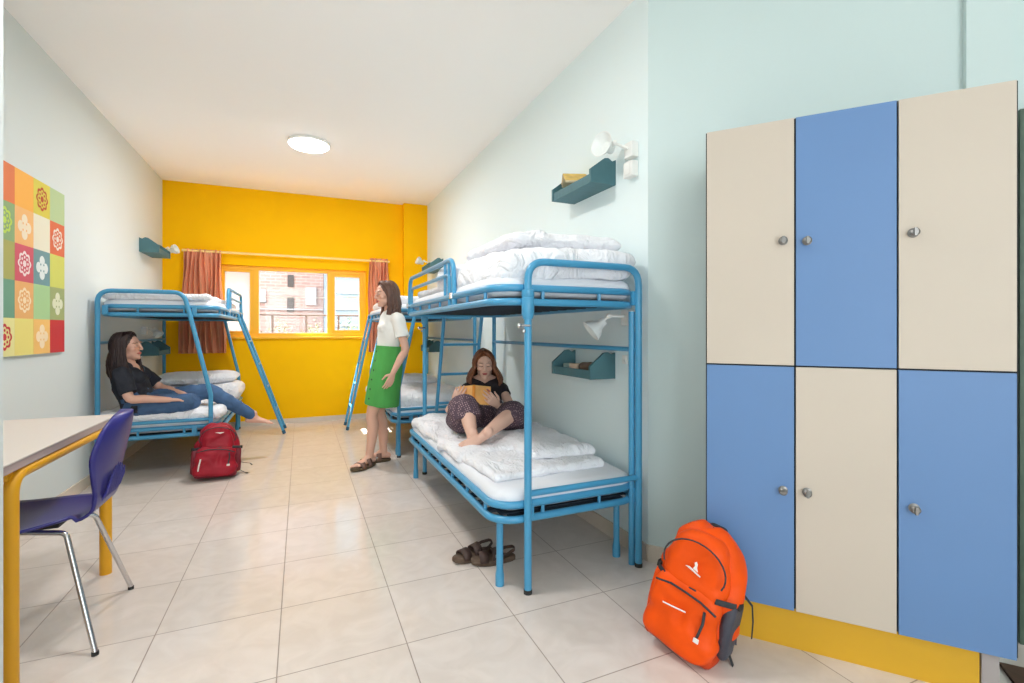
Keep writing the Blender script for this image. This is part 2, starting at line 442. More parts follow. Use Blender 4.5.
struct('wall_angled', mb, M['wall_ang'])
struct('wall_side', MB().box((XS, YF, 0), (XS+T, AEND.y+.02, H)), M['wall_ang'])
# back wall round the window opening
WX0, WX1, WZ0, WZ1 = -.94, .83, 1.12, 2.03
mb = MB(); YO = YB+.26
mb.box((XL-T, YB, 0), (WX0, YO, H)); mb.box((WX1, YB, 0), (XR+T, YO, H)); mb.box((WX0, YB, 0), (WX1, YO, WZ0)); mb.box((WX0, YB, WZ1), (WX1, YO, H))
struct('wall_back', mb, M['yellow_wall'])
# back-right corner pier
struct('trim_1', MB().box((1.325, YB-.11, 0), (XR, YB, H)), M['yellow_wall'])
# wall behind the camera; its big window is added to let in fill light
FX0, FX1, FZ0, FZ1 = -1.25, 1.25, .5, 2.6
mb = MB(); mb.box((XL-T, YF-T, 0), (FX0, YF, H)); mb.box((FX1, YF-T, 0), (XS+T, YF, H)); mb.box((FX0, YF-T, 0), (FX1, YF, FZ0)); mb.box((FX0, YF-T, FZ1), (FX1, YF, H))
struct('wall_front', mb, M['wall_behind'])
w2 = tag(bpy.data.objects.new('added_fill_window', None), kind='structure'); C.objects.link(w2); WL['added_fill_window'] = V((0,0,0))
mb = MB()
for x in (FX0+.03, FX0+1.25, FX1-.03): mb.box((x-.03, YF-.1, FZ0), (x+.03, YF-.04, FZ1))
mb.box((FX0, YF-.1, FZ0), (FX1, YF-.04, FZ0+.06)); mb.box((FX0, YF-.1, FZ1-.06), (FX1, YF-.04, FZ1))
obj('window_frame', mb, M['white_plastic'], w2, smooth=False)
obj('pane', MB().box((FX0, YF-.075, FZ0), (FX1, YF-.069, FZ1)), M['glass'], w2, smooth=False)
# short return wall at the left edge of the view
struct('wall_return', MB().box((XL, 1.62, 0), (-.7405, 1.75, H)), M['wall_left'])
# duct pilaster on the angled wall
mb = MB(); mb.prism([(.773, NW-.035), (.91, NW-.035), (.91, NW+.01), (.773, NW+.01)], (0,0,0), UD, ND, V((0,0,H)))
struct('trim_2', mb, M['wall_ang'])
# green door beyond the lockers
mb = MB(); mb.prism([(.925, NW-.05), (1.6, NW-.05), (1.6, NW+.01), (.925, NW+.01)], (0,0,0), UD, ND, V((0,0,2.05)))
struct('door_1', mb, M['door_green'])
mb = MB(); mb.prism([(.80, 1.93), (1.35, 1.93), (1.35, NW-.24), (.80, NW-.24)], (0,0,0), UD, ND, V((0,0,.012)))
struct('trim_3', mb, M['wood_dark'])

# skirting
def skirt(name, p, q, nrm, h=.085, t=.012):
    p = V(p); q = V(q); n = V(nrm); mb = MB()
    mb.prism([(0, 0), ((q-p).length, 0), ((q-p).length, h), (0, h)], p, (q-p).normalized(), V((0,0,1)), n*t)
    struct(name, mb, M['baseboard'])
skirt('baseboard_left', (XL, 1.75, 0), (XL, YB, 0), (1, 0, 0))
skirt('baseboard_right', (XR, 2.01, 0), (XR, YB, 0), (-1, 0, 0))
skirt('baseboard_angled', CORN, CORN+UD*1.24, -ND)
skirt('baseboard_back', (XL, YB, 0), (1.325, YB, 0), (0, -1, 0), h=.06)

# window in the yellow wall
w1 = tag(bpy.data.objects.new('window_1', None), kind='structure'); C.objects.link(w1); w1.location = (0, YB, 0); WL['window_1'] = V((0, YB, 0))
mb = MB(); y0, y1 = YB+.05, YB+.13
z0, z1 = 1.165, 1.985
def fr(x0, x1, za, zb): mb.box((x0, y0, za), (x1, y1, zb), .004)
fr(WX0, WX1, WZ0, z0+.005); fr(WX0, WX1, z1-.005, WZ1)
fr(WX0, -.91, z0, z1); fr(-.562, -.497, z0, z1); fr(.327, .375, z0, z1); fr(.79, WX1, z0, z1)
obj('window_frame', mb, M['yellow_gloss'], w1, smooth=False)
mb = MB()
def sash(x0, x1, za, zb, w=.045):
    for a, b in (((x0, za), (x0+w, zb)), ((x1-w, za), (x1, zb)), ((x0+w, za), (x1-w, za+w)), ((x0+w, zb-w), (x1-w, zb))):
        mb.box((a[0], y0+.01, a[1]), (b[0], y0+.05, b[1]), .003)
sash(-.91, -.562, 1.165, 1.985, .035); sash(.375, .79, 1.165, 1.985, .045)
obj('sash', mb, M['yellow_gloss'], w1, smooth=False)
mb = MB()
for a, b in (((.42, 1.21), (.427, 1.94)), ((.738, 1.21), (.745, 1.94)), ((.427, 1.21), (.738, 1.217)), ((.427, 1.933), (.738, 1.94)),
             ((-.497, 1.17), (-.489, 1.98)), ((.319, 1.17), (.327, 1.98)), ((-.489, 1.17), (.319, 1.178)), ((-.489, 1.972), (.319, 1.98))):
    mb.box((a[0], y0+.015, a[1]), (b[0], y0+.035, b[1]))
obj('glazing_bead', mb, M['white_plastic'], w1, smooth=False)
obj('pane', MB().box((-.875, y0+.024, 1.2), (-.597, y0+.03, 1.95)), M['frosted'], w1, smooth=False)
obj('pane', MB().box((-.497, y0+.024, 1.165), (.327, y0+.03, 1.985)), M['glass'], w1, smooth=False)
obj('pane', MB().box((.42, y0+.024, 1.21), (.745, y0+.03, 1.94)), M['glass'], w1, smooth=False)
mb = MB(); mb.box((-.497, y0+.035, 1.645), (.327, y0+.045, 1.652)); mb.box((.42, y0+.035, 1.66), (.745, y0+.05, 1.675))
obj('glazing_bar', mb, M['white_plastic'], w1, smooth=False)
obj('window_sill', MB().box((WX0-.03, YB-.03, 1.10), (WX1+.03, YB+.05, 1.125), .005), M['yellow_gloss'], w1, smooth=False)

# curtain rod and curtains
t = thing('curtain_rod', 'pale cream curtain rod above the window on the yellow wall', 'curtain rod', (0, YB-.08, 2.17))
obj('rod', MB().tube([(-1.30, YB-.08, 2.165), (1.13, YB-.08, 2.165)], .014, 14), M['rod'], t)
for x in (-1.0, 1.0):
    obj('bracket', MB().tube([(x, YB, 2.165), (x, YB-.08, 2.165)], .009, 10), M['rod'], t)
def curtain(x0, x1, zt, zb, folds, lab, fx=0.0, seed=0):
    nx = folds*10; nz = 34; vs = []; fs = []
    for k in range(nz+1):
        w = k/nz; z = zt+(zb-zt)*w
        for i in range(nx+1):
            u = i/nx; flare = (u-.5)*fx*w
            amp = (.034 if w > .06 else .02)+.012*math.sin(w*5+i*.2)
            x = x0+(x1-x0)*u+flare+.01*math.sin(w*7+u*9+seed)
            y = YB-.08+amp*math.sin(u*folds*2*PI+.6*math.sin(w*3+seed))
            vs.append((x, y, z))
    W = nx+1
    for k in range(nz):
        for i in range(nx): fs.append((k*W+i, k*W+i+1, (k+1)*W+i+1, (k+1)*W+i))
    mb = MB().add(vs, fs)
    o = obj('curtain', mb, M['curtain'], origin=(x0, YB-.08, zt)); tag(o, lab, 'curtain', 'terracotta curtains')
    sm = o.modifiers.new('s', 'SOLIDIFY'); sm.thickness = .004
curtain(-1.28, -.90, 2.185, .93, 8, 'terracotta curtain gathered at the left end of the window rod', .12, 0)
curtain(.86, 1.12, 2.2, .91, 5, 'terracotta curtain at the right end of the rod, behind the standing woman', .03, 2)

# ceiling lamp
def ceiling_lamp(x, y, lab):
    t = thing('ceiling_lamp', lab, 'ceiling lamp', (x, y, H))
    obj('rim', MB().lathe([(.15, 0), (.185, -.002), (.19, -.02), (.183, -.03), (.15, -.03)], (x, y, H), n=40), M['white_plastic'], t)
    obj('diffuser', MB().lathe([(.180, -.018), (.180, -.034), (.165, -.048), (.12, -.062), (.06, -.07), (.01, -.072)], (x, y, H), n=40), M['lamp_glow'], t)
M['lamp_glow'] = mat('glowing_diffuser', (1, .97, .92), .4, emit=7.0)
ceiling_lamp(.07, 4.96, 'round white flush ceiling lamp glowing above the far bunks')

# ------------------------------------------------------------------ outside
struct('ground_outside', MB().box((-9, YB+.3, -.35), (12, 26, -.1)), M['concrete'])
t = thing('apartment_building', 'pinkish brick apartment building seen through the middle window pane', 'building', (0, 15, 0))
mb = MB(); mb.box((-9, 15, -.1), (.6, 21, 9)); obj('wall', mb, M['brick'], t, smooth=False)
mb = MB(); mb.box((-9, 14.93, 1.80), (.58, 15.0, 1.83)); mb.box((-9, 14.93, 3.2), (.58, 15, 3.3)); obj('ledge', mb, M['facade_white'], t, smooth=False)
for (x, z, w, h) in ((-.12-.15, 2.62, .16, .34), (-.27, 1.95, .18, .42), (-1.05, 2.02, .34, .06)):
    obj('window', MB().box((x-w/2, 14.96, z-h/2), (x+w/2, 15.0, z+h/2)), M['dark_window'], t, smooth=False)
obj('shutter', MB().box((.12, 14.9, 1.95), (.4, 15, 2.45)), M['facade_white'], t, smooth=False); obj('shutter', MB().box((-1.25, 14.92, 2.0), (-.9, 15.0, 2.35)), M['facade_white'], t, smooth=False)
t = thing('pale_house', 'pale blue-white house wall seen through the right window pane', 'building', (3, 13, 0))
obj('wall', MB().box((.61, 13, -.1), (9, 20, 8)), M['facade_blue'], t, smooth=False)
mb = MB()
for k in range(5): mb.box((.61, 12.95, .9+k*.42), (9, 13, .94+k*.42))
obj('ledge', mb, M['facade_white'], t, smooth=False)
struct('added_sun_block_fin', MB().box((-1.12, YB+.3, -.1), (-1.0, YB+1.05, 2.7)), M['facade_white'])  # side fin added outside to keep sun off the left part of the window
t = thing('balcony_railing', 'dark metal balcony railing outside the window', 'railing', (0, 8.6, .5))
for i in range(7):
    x = -1.42+.5*i*1.0
    obj('post', MB().tube([(x, 8.6, -.1), (x, 8.6, 1.46)], .018, 8), M['rail_metal'], t)
obj('rail', MB().tube([(-2.2, 8.6, 1.46), (2.4, 8.6, 1.46)], .014, 8), M['rail_metal'], t)
obj('rail', MB().tube([(-2.2, 8.6, .3), (2.4, 8.6, .3)], .014, 8), M['rail_metal'], t)
rr = random.Random(3)
for i, (x, lab) in enumerate(((-.85, 'left end, below the left pane'), (-.3, 'below the left half of the middle pane'), (.22, 'below the right half of the middle pane'), (.75, 'right end, below the right pane'))):
    t = thing('planter_bush', 'yellow-green leafy bush outside the window, %s' % lab, 'bush', (x, 8.95, -.1), 'bushes on the balcony')
    tm = MB(); tm.tube([(x, 8.95, .35), (x+.02, 8.95, .7), (x, 8.97, 1.0)], [.02, .015, .008], 8)
    for k in range(6):
        a = k*1.05; tm.tube([(x, 8.95, .6), (x+.12*math.cos(a), 8.95+.1*math.sin(a), .95), (x+.18*math.cos(a), 8.95+.12*math.sin(a), 1.15)], [.01, .007, .003], 6)
    obj('stem', tm, M['wood_dark'], t)
    obj('planter', MB().box((x-.24, 8.8, -.1), (x+.24, 9.1, .38), .01), M['concrete'], t, smooth=False)
    mb = MB()
    for k in range(420):
        a = rr.uniform(0, 2*PI); r = rr.uniform(0, 1)**.5
        p = V((x+r*.27*math.cos(a), 8.95+r*.2*math.sin(a), rr.uniform(.6, 1.40-.35*abs(math.cos(a))*r+.08*math.sin(x*9+k*.01))))
        d = V((rr.uniform(-1, 1), rr.uniform(-1, 1), rr.uniform(-.3, 1))).normalized()*rr.uniform(.03, .055); s_ = d.orthogonal().normalized()*.012
        u = d.cross(s_).normalized()*.003
        mb.cur = 0 if rr.random() < .5 else 1
        mb.add([p, p+d*.5+s_, p+d, p+d*.5-s_, p+d*.5+u], [(0, 1, 4), (1, 2, 4), (2, 3, 4), (3, 0, 4)])
    obj('foliage', mb, [M['leaf'], M['leaf2']], t, smooth=False)

# ------------------------------------------------------------------ lockers
UL = [-.1596, .1486, .454, .758]; DF = 2.07; ZB, ZM, ZT = .156, 1.0685, 1.995
base = at_u(.3, 2.3, 0)
lk = thing('locker_cabinet', 'large six-door locker in blue and cream on an ochre plinth against the angled wall', 'locker', base)
def ubox(mb, u0, u1, n0, n1, z0, z1, bev=0):
    b2 = MB(); b2.box((u0, n0, z0), (u1, n1, z1), bev)
    mb.add([UD*p.x+ND*p.y+V((0,0,p.z)) for p in b2.v], b2.f); return mb
g = .006
mb = MB(); ubox(mb, UL[0]-.002, UL[3]+.006, DF+.019, NW-.002, ZB, ZT+.004)
obj('carcass', mb, M['loc_black'], lk, smooth=False)
knobs = [[(.95*0, 0)]]
doorcol = [['loc_cream', 'loc_blue', 'loc_cream'], ['loc_blue', 'loc_cream', 'loc_blue']]
kpx = {(0,0): (783, 241), (0,1): (807, 241), (0,2): (913, 233), (1,0): (783, 490), (1,1): (807, 492), (1,2): (914, 508)}
f_, cx_, cy_ = 480, 512, 331; ang_ = math.atan(211/480); sa, ca = math.sin(ang_), math.cos(ang_)
for r_ in (0, 1):
    for c_ in (0, 1, 2):
        z0_, z1_ = (ZM+g/2, ZT) if r_ == 0 else (ZB, ZM-g/2)
        mb = MB(); ubox(mb, UL[c_]+g/2, UL[c_+1]-g/2, DF, DF+.018, z0_, z1_, .0015)
        d = obj('door', mb, M[doorcol[r_][c_]], lk, smooth=False); d['label'] = ('cream' if 'cream' in doorcol[r_][c_] else 'blue')+' locker door'
        px, py = kpx[(r_, c_)]; r = (px-cx_)/f_
        ry = V((sa+r*ca, ca-r*sa, -(py-cy_)/f_)); tt = DF/ry.dot(ND); p = ry*tt+V((0,0,1.2)); u0 = p.dot(UD)
        kb = MB(); o0 = at_u(u0, DF, p.z)
        kb.lathe([(.016, 0), (.016, .003), (.009, .006), (.008, .014), (.013, .018), (.014, .024), (.010, .028)], o0, -ND, 20)
        q = o0-ND*.029
        kb.prism([(-.011, -.004), (.011, -.004), (.011, .004), (-.011, .004)] if (r_, c_) in ((1,0),) else [(-.004, -.013), (.004, -.013), (.004, .013), (-.004, .013)], q, UD, V((0,0,1)), -ND*.007)
        obj('knob', kb, M['steel'], d)
mb = MB(); ubox(mb, UL[0]+.005, .675, DF+.03, DF+.05, 0, ZB); obj('plinth', mb, M['loc_yellow'], lk, smooth=False)
mb = MB(); ubox(mb, .68, .725, DF+.03, DF+.09, 0, ZB, .004); obj('leg', mb, M['grey_leg'], lk, smooth=False)
mb = MB(); ubox(mb, .0, .6, NW-.06, NW-.04, 0, ZB); obj('rear_support', mb, M['loc_black'], lk, smooth=False)

# ------------------------------------------------------------------ wall picture
t = thing('wall_art', 'colourful chequered ornament panel hung on the left wall', 'picture', (XL, 3.8, 1.06))
AY0, AY1, AZ0, AZ1 = 3.01, 4.265, 1.058, 2.135
obj('board', MB().box((XL, AY0, AZ0), (XL+.018, AY1, AZ1), .003), M['white_plastic'], t, smooth=False)
cols = ['E07848', 'F4B04C', 'D8CC50', 'B4CC9C',
        '88AC7C', 'EEB878', 'E8E4D0', 'DC6C48',
        'A8A860', 'D0566A', '6C98A0', 'D0D468',
        '6CA088', 'E8B070', 'A8D098', 'A0AC74',
        'E4E09C', 'E8DC80', 'F0C070', 'C83038']
cols = [tuple(int(c[i:i+2], 16) for i in (0, 2, 4)) for c in cols]
extra = [(236, 200, 90), (220, 120, 90), (150, 190, 140), (230, 180, 120), (210, 90, 80)]
mats = []; mb = MB(); ny = 6; cw = (AY1-AY0)/ny; ch = (AZ1-AZ0)/5
def am(c): mats.append(mat('print_%d_%d_%d' % c, S(*c), .6)); return len(mats)-1
def rosette(cy, cz, R, kind, mi, mi2):
    x = XL+.0205; mb.cur = mi
    n = 48; ring = []
    for j in range(n):
        a = 2*PI*j/n
        r = R*(.80+.2*abs(math.cos(4*a))) if kind < 2 else R*(.55+.45*abs(math.cos(2*a))**.7)
        ring.append((r*math.cos(a), r*math.sin(a)))
    inner = .78 if kind < 2 else 0
    if inner:
        vs = [V((x, cy+p[0], cz+p[1])) for p in ring]+[V((x, cy+p[0]*inner, cz+p[1]*inner)) for p in ring]
        mb.add(vs, [(j, (j+1) % n, n+(j+1) % n, n+j) for j in range(n)])
        mb.add([V((x, cy+p[0]*.28, cz+p[1]*.28)) for p in ring], [tuple(range(n))])
        for k in range(8):
            a = PI/4*k; c2 = (cy+R*.5*math.cos(a), cz+R*.5*math.sin(a))
            mb.add([V((x, c2[0]+R*.12*math.cos(b*PI/4), c2[1]+R*.12*math.sin(b*PI/4))) for b in range(8)], [tuple(range(8))])
    else:
        mb.add([V((x, cy+p[0], cz+p[1])) for p in ring], [tuple(range(n))]); mb.cur = mi2
        for k in range(4):
            a = PI/4+PI/2*k; c2 = (cy+R*.36*math.cos(a), cz+R*.36*math.sin(a))
            mb.add([V((x+.0008, c2[0]+R*.1*math.cos(b*PI/4), c2[1]+R*.1*math.sin(b*PI/4))) for b in range(8)], [tuple(range(8))])
orn = {(0,2): (0, (190, 80, 50)), (1,0): (0, (190, 220, 90)), (1,1): (2, (240, 225, 200)), (1,3): (1, (240, 225, 215)), (2,1): (1, (245, 225, 225)),
       (2,2): (2, (225, 235, 235)), (3,1): (0, (248, 226, 190)), (3,3): (2, (225, 228, 200)), (4,0): (1, (200, 50, 60)), (4,2): (2, (248, 225, 190))}
for r_ in range(5):
    for c_ in range(ny):
        k = c_-(ny-4)
        col = cols[r_*4+k] if k >= 0 else extra[(r_*2+c_) % 5]
        y0_ = AY0+c_*cw; z1_ = AZ1-r_*ch; mb.cur = am(col)
        mb.box((XL+.018, y0_+.0005, z1_-ch), (XL+.0195, y0_+cw-.0005, z1_))
        if (r_, k) in orn:
            kd, oc = orn[(r_, k)]; rosette(y0_+cw/2, z1_-ch/2, cw*.36, kd, am(oc), am(col))
obj('print', mb, mats, t, smooth=False)

# ------------------------------------------------------------------ wall shelves, lamps
def shelf(wx, sx, y0, y1, zb, lab, h=.145, dep=.17, cut=True):
    t = thing('wall_shelf', lab, 'shelf', (wx, (y0+y1)/2, zb), 'teal bedside wall shelves')
    X = lambda d: wx+sx*d
    prof = [(0, 0), (dep, 0), (dep, .075), (dep*.92, .085), (dep*.45, h+.0), (dep*.3, h+.004), (dep*.15, h-.012), (0, h)]
    for y in (y0, y1-.018):
        obj('side_panel', MB().prism(prof, (wx, y, zb), (sx, 0, 0), (0, 0, 1), (0, .018, 0)), M['teal'], t, smooth=False)
    obj('shelf_board', MB().box((X(0), y0+.018, zb+.0), (X(dep-.005), y1-.018, zb+.018), .001), M['teal'], t, smooth=False)
    mb = MB(); mb.box((X(dep-.018), y0+.018, zb+.018), (X(dep-.005), y1-.018, zb+.05), .001); obj('front_lip', mb, M['teal'], t, smooth=False)
    return t
shelf(XR, -1, 2.29, 2.75, 2.04, 'teal shelf high on the right wall above the near upper bunk, a book in it')
shelf(XR, -1, 2.295, 2.75, .925, 'dark teal shelf with small items on the wall inside the near lower bunk', h=.15)
shelf(XR, -1, 5.95, 6.41, 1.98, 'teal shelf on the right wall near the yellow corner pier, above bunk height')
shelf(XR, -1, 6.0, 6.46, .93, 'dark teal shelf on the right wall seen through the ladder rungs')
shelf(XL, 1, 6.0, 6.47, 2.01, 'teal shelf high on the left wall, left of the curtain')
shelf(XL, 1, 6.0, 6.47, .945, 'dark teal shelf on the left wall behind the head of the seated woman in black')
def open_book(c, ay, ty, col, lab, name='paperback_book'):
    t = thing(name, lab, 'book', c)
    return t
# book on the top shelf (lying, slightly opened)
c = V((1.60, 2.64, 2.09))
t = thing('paperback_book', 'yellowed paperback tented open on the high shelf on the right wall', 'book', c)
mb = MB()
def leafblock(mb, c, yaw, tilt, w, l, th):
    m_ = Matrix.Translation(c) @ Matrix.Rotation(yaw, 4, 'Z') @ Matrix.Rotation(tilt, 4, 'Y')
    b2 = MB(); b2.box((0, -l/2, 0), (w, l/2, th), .002); mb.add([m_ @ p for p in b2.v], b2.f)
leafblock(mb, c+V((0, 0, .095)), 1.2, .62, .12, .15, .014); leafblock(mb, c+V((0, 0, .095)), 1.2+PI, .62, .12, .15, .014)
obj('page_block', mb, M['paper'], t, smooth=False)
mb = MB(); leafblock(mb, c+V((0, 0, .111)), 1.2, .62, .125, .158, .002); leafblock(mb, c+V((0, 0, .111)), 1.2+PI, .62, .125, .158, .002)
obj('cover', mb, mat('mustard_cover', S(214, 178, 92), .6, var=.25, vscale=20), t, smooth=False)
# things on the lower shelf
o = obj('tissue_box', MB().box((1.535, 2.60, .944), (1.60, 2.68, .995), .004), mat('pale_mint_card', S(150, 176, 172), .7), origin=(1.56, 2.64, .944)); tag(o, 'small pale green box at the far end of the lower wall shelf', 'box')
o = obj('cream_box', MB().box((1.52, 2.50, .944), (1.59, 2.58, 1.0), .004), mat('cream_card', S(214, 190, 166), .7), origin=(1.55, 2.54, .944)); tag(o, 'small cream box in the middle of the lower wall shelf', 'box')
o = obj('purse', MB().soft((1.565, 2.42, .980), (.09, .13, .07), rad=.03, res=.012, wr=.006, ws=20, seed=3), mat('brown_pouch', S(104, 84, 70), .8), origin=(1.565, 2.42, .944)); tag(o, 'brown soft pouch at the near end of the lower wall shelf', 'pouch')
def box_on_wall(name, lab, cat, wx, sx, y, z, w, h, d, extra_=True):
    t = thing(name, lab, cat, (wx, y, z))
    obj('housing', MB().box((wx, y-w/2, z-h/2), (wx+sx*d, y+w/2, z+h/2), .006), M['white_plastic'], t, smooth=False)
    if extra_: obj('cover_plate', MB().box((wx+sx*d, y-w/2+.012, z-h/2+.012), (wx+sx*(d+.004), y+w/2-.012, z+h/2-.012), .002), M['white_plastic'], t, smooth=False)
    return t
box_on_wall('socket_box', 'white plastic socket box under the reading lamp by the high shelf', 'socket', XR, -1, 2.125, 2.075, .075, .085, .045)
box_on_wall('wall_socket', 'small white wall socket behind the end post of the near bunk', 'socket', XR, -1, 2.2, 1.04, .04, .05, .012)
def wall_lamp(wx, sx, y, z, tip, aim, lab, rs=.062, hang=None):
    """bracket + jointed arm + bell shade"""
    t = thing('reading_lamp', lab, 'lamp', (wx, y, z), 'wall reading lamps')
    obj('wall_mount', MB().box((wx, y-.035, z-.04), (wx+sx*.045, y+.035, z+.045), .008), M['white_plastic'], t, smooth=False)
    tip = V(tip); aim = V(aim).normalized(); a = V((wx+sx*.045, y, z+.01)); mid = (a+tip)/2+V((sx*.02, 0, .025))
    mb = MB(); mb.tube([a, mid, tip], .008, 10); mb.ell(mid, (.015, .015, .015)); obj('arm', mb, M['white_plastic'], t)
    obj('lamp_shade', MB().lathe([(.018, -.035), (.024, -.03), (.026, .0), (.035, .012), (.05, .03), (rs, .062), (rs-.004, .062), (.047, .032), (.03, .016)], tip, aim, 28), M['shade'], t)
wall_lamp(XR, -1, 2.12, 2.175, (1.56, 2.225, 2.215), (-.8, -.25, .1), 'white jointed reading lamp beside the high shelf on the right wall', .07)
wall_lamp(XR, -1, 2.15, 1.27, (1.50, 2.22, 1.235), (-.75, .25, -.6), 'white reading lamp hanging under the near upper bunk', .065)
wall_lamp(XR, -1, 6.5, 2.12, (1.52, 6.58, 2.15), (-.6, -.1, .3), 'pale reading lamp beside the shelf in the far right corner', .055)
wall_lamp(XL, 1, 6.62, 2.12, (-1.36, 6.60, 2.12), (.7, -.2, .3), 'pale reading lamp beside the high shelf on the left wall', .055)
wall_lamp(XL, 1, 6.1, 1.2, (-1.40, 6.12, 1.2), (.5, -.2, -.6), 'white reading lamp under the left upper bunk above its dark shelf', .045)
# ------------------------------------------------------------------ bunks
TR = .0175
def bunk(wx, sx, Y0, Y1, flared, lab, lad, guard, collars=False, outer_legs=False):
    X = lambda u: wx+sx*u
    t = thing('bunk_bed', lab, 'bunk bed', (X(.4), (Y0+Y1)/2, 0), 'blue tubular metal bunk beds')
    ZT_, z1, z2 = 1.52, 1.40, 1.335
    UF = .85     # aisle edge of the bed frames, from the wall
    for (y, s) in ((Y0, 1), (Y1, -1)):
        mb = MB(); uw = .085 if collars else .05
        if flared:
            pts = [(X(uw), y, .012), (X(uw), y, ZT_), (X(.615), y, ZT_), (X(.665), y, 1.32), (X(.81), y, .66), (X(.81), y, .012)]
            path = fillet(pts[:4], .10)[:-1]+fillet(pts[2:], .12)[1:] if False else fillet(pts, .095)
        else:
            pts = [(X(uw), y, .012), (X(uw), y, ZT_), (X(.71), y, ZT_), (X(.71), y, .012)]
            path = fillet(pts, .09)
        mb.tube(path, TR, 14); obj('end_frame', mb, M['blue_tube'], t)
        for u in (uw, .81 if flared else .71): obj('foot_cap', MB().tube([(X(u), y, 0), (X(u), y, .02)], TR*1.12, 14), M['rubber'], t)
        yi = y+s*.0
        # bars between the posts
        uo = .805 if flared else .71
        obj('end_bar', MB().tube([(X(uw), y, .455), (X(uo), y, .455)], TR*.85, 12), M['blue_tube'], t)
        if collars:
            obj('collar', MB().lathe([(.022, 0), (.029, .02), (.0295, .095), (.027, .10), (.0295, .105), (.029, .13), (.022, .135)], (X(.71), y, 1.255), n=20), M['blue_tube'], t)
            cb = MB(); cb.tube([(X(.71)-.05, y-.02, 1.225), (X(.71)+.0, y-.02, 1.225)], .006, 8); cb.ell((X(.71)-.052, y-.02, 1.225), (.012, .008, .012)); cb.ell((X(.71)-.03, y-.022, 1.20), (.008, .006, .01))
            obj('clamp', cb, M['chrome'], t)
        if collars and y == Y0:
            obj('wall_post', MB().tube([(X(.10), y+.036, 0), (X(.10), y+.036, 1.30)], .0165, 12), M['blue_tube'], t)
    for (nm, za, zb) in (('upper_frame', z1, z2), ('lower_frame', .395, .33)):
        ya, yb = Y0+.04, Y1-.04
        xs = sorted((X(.06), X(UF)))
        mb = MB()
        mb.tube(rrect(xs[0], xs[1], ya, yb, za, .12), TR, 12, closed=True)
        mb.tube(rrect(xs[0]-.004, xs[1]+.004, ya-.004, yb+.004, zb, .12), TR, 12, closed=True)
        for k in range(7):
            y = ya+.14+(yb-ya-.28)*k/6
            for x in xs: mb.tube([(x, y, zb), (x, y, za)], .009, 8)
        for k in (.3, .7):
            x = xs[0]+(xs[1]-xs[0])*k
            for y in (ya, yb): mb.tube([(x, y, zb), (x, y, za)], .009, 8)
        # lugs to the end frames
        for y, s in ((ya, -1), (yb, 1)):
            for u in (.09, .69):
                mb.box((X(u)-.018, y, zb-.004), (X(u)+.018, y+s*.028, za+.004), .003)
        fr_ = obj(nm, mb, M['blue_tube'], t)
        sb = MB(); n = 17
        for k in range(n):
            y = ya+.03+(yb-ya-.06)*k/(n-1); e_ = .075 if k in (0, n-1) else .012; sb.box((xs[0]+e_, y-.022, zb+.0), (xs[1]-e_, y+.022, zb+.012))
        sb.box((xs[0]+.04, ya+.045, zb+.012), (xs[1]-.04, yb-.045, zb+.018))
        obj('bed_base', sb, M['slat'], t, smooth=False)
    legs = [(.80, Y0+.12), (.80, Y1-.07), (.12, Y0+.14), (.12, Y1-.12)]
    for (u, y) in legs:
        mb = MB().lathe([(.021, 0), (.021, .05), (.0165, .08), (.0165, .33)], (X(u), y, 0), n=14)
        obj('leg', mb, M['blue_tube'], t)
    # rail along the wall
    obj('back_rail', MB().tube([(X(uw), Y0, 1.105), (X(uw), Y1, 1.105)], .013, 10), M['blue_tube'], t)
    # guard rail on the aisle side
    if guard:
        g0, g1 = guard; xg = X(UF)
        mb = MB(); mb.tube(fillet([(xg, g0, z2), (xg, g0+.03, 1.62), (xg, g1-.03, 1.62), (xg, g1, z2)], .09), .015, 12)
        mb.tube(fillet([(xg, g0+.10, z2), (xg, g0+.10, 1.535), (xg, g1-.08, 1.535), (xg, g1-.08, z2)], .05), .012, 10)
        for y in (g0+.2, g0+.12): mb.tube([(xg, y, 1.40), (xg, y, 1.62)], .010, 8)
        obj('guard_rail', mb, M['blue_tube'], t)
        for y in (g0+.02, g1-.02): obj('clamp', MB().box((xg-.024, y-.02, z1-.015), (xg+.024, y+.02, z1+.022), .005), M['chrome'], t, smooth=False)
    # ladder
    (pa, pb, w, kind) = lad
    ld_m = MB(); pa, pb = V(pa), V(pb); wv = V(w)
    for q in (V((0,0,0)), wv):
        ld_m.tube([pa+q, pb+q], .0155, 10); 
        hook = fillet([pa+q, pa+q+V((0, 0, .045))+(pa-pb).normalized()*.0, pa+q+V(kind)*.05+V((0, 0, .045)), pa+q+V(kind)*.05+V((0,0,.0))], .02, 4)
        ld_m.tube(hook, .010, 8)
    ld = obj('ladder', ld_m, M['blue_tube'], t)
    for k in range(1, 5):
        p = pa+(pb-pa)*(k/5)*1.0
        obj('rung', MB().tube([p, p+wv], .012, 10), M['blue_tube'], ld)
    fm = MB()
    for q in (V((0,0,0)), wv): fm.tube([pb+q, pb+q+(pa-pb).normalized()*.04], .019, 10)
    obj('rubber_foot', fm, M['blue_dark'], ld)
    return t
bunk(XR, -1, 1.98, 3.98, False, 'near bunk on the right, a woman reading on its lower bed', ((1.13, 4.02, 1.345), (1.11, 4.34, .02), (.345, 0, 0), (0, -1, 0)), (2.66, 3.92), collars=True)
bunk(XR, -1, 4.60, 6.60, True, 'far right bunk behind the standing woman, its side ladder by the yellow wall', ((.785, 6.02, 1.345), (.505, 6.02, .02), (0, .33, 0), (1, 0, 0)), None)
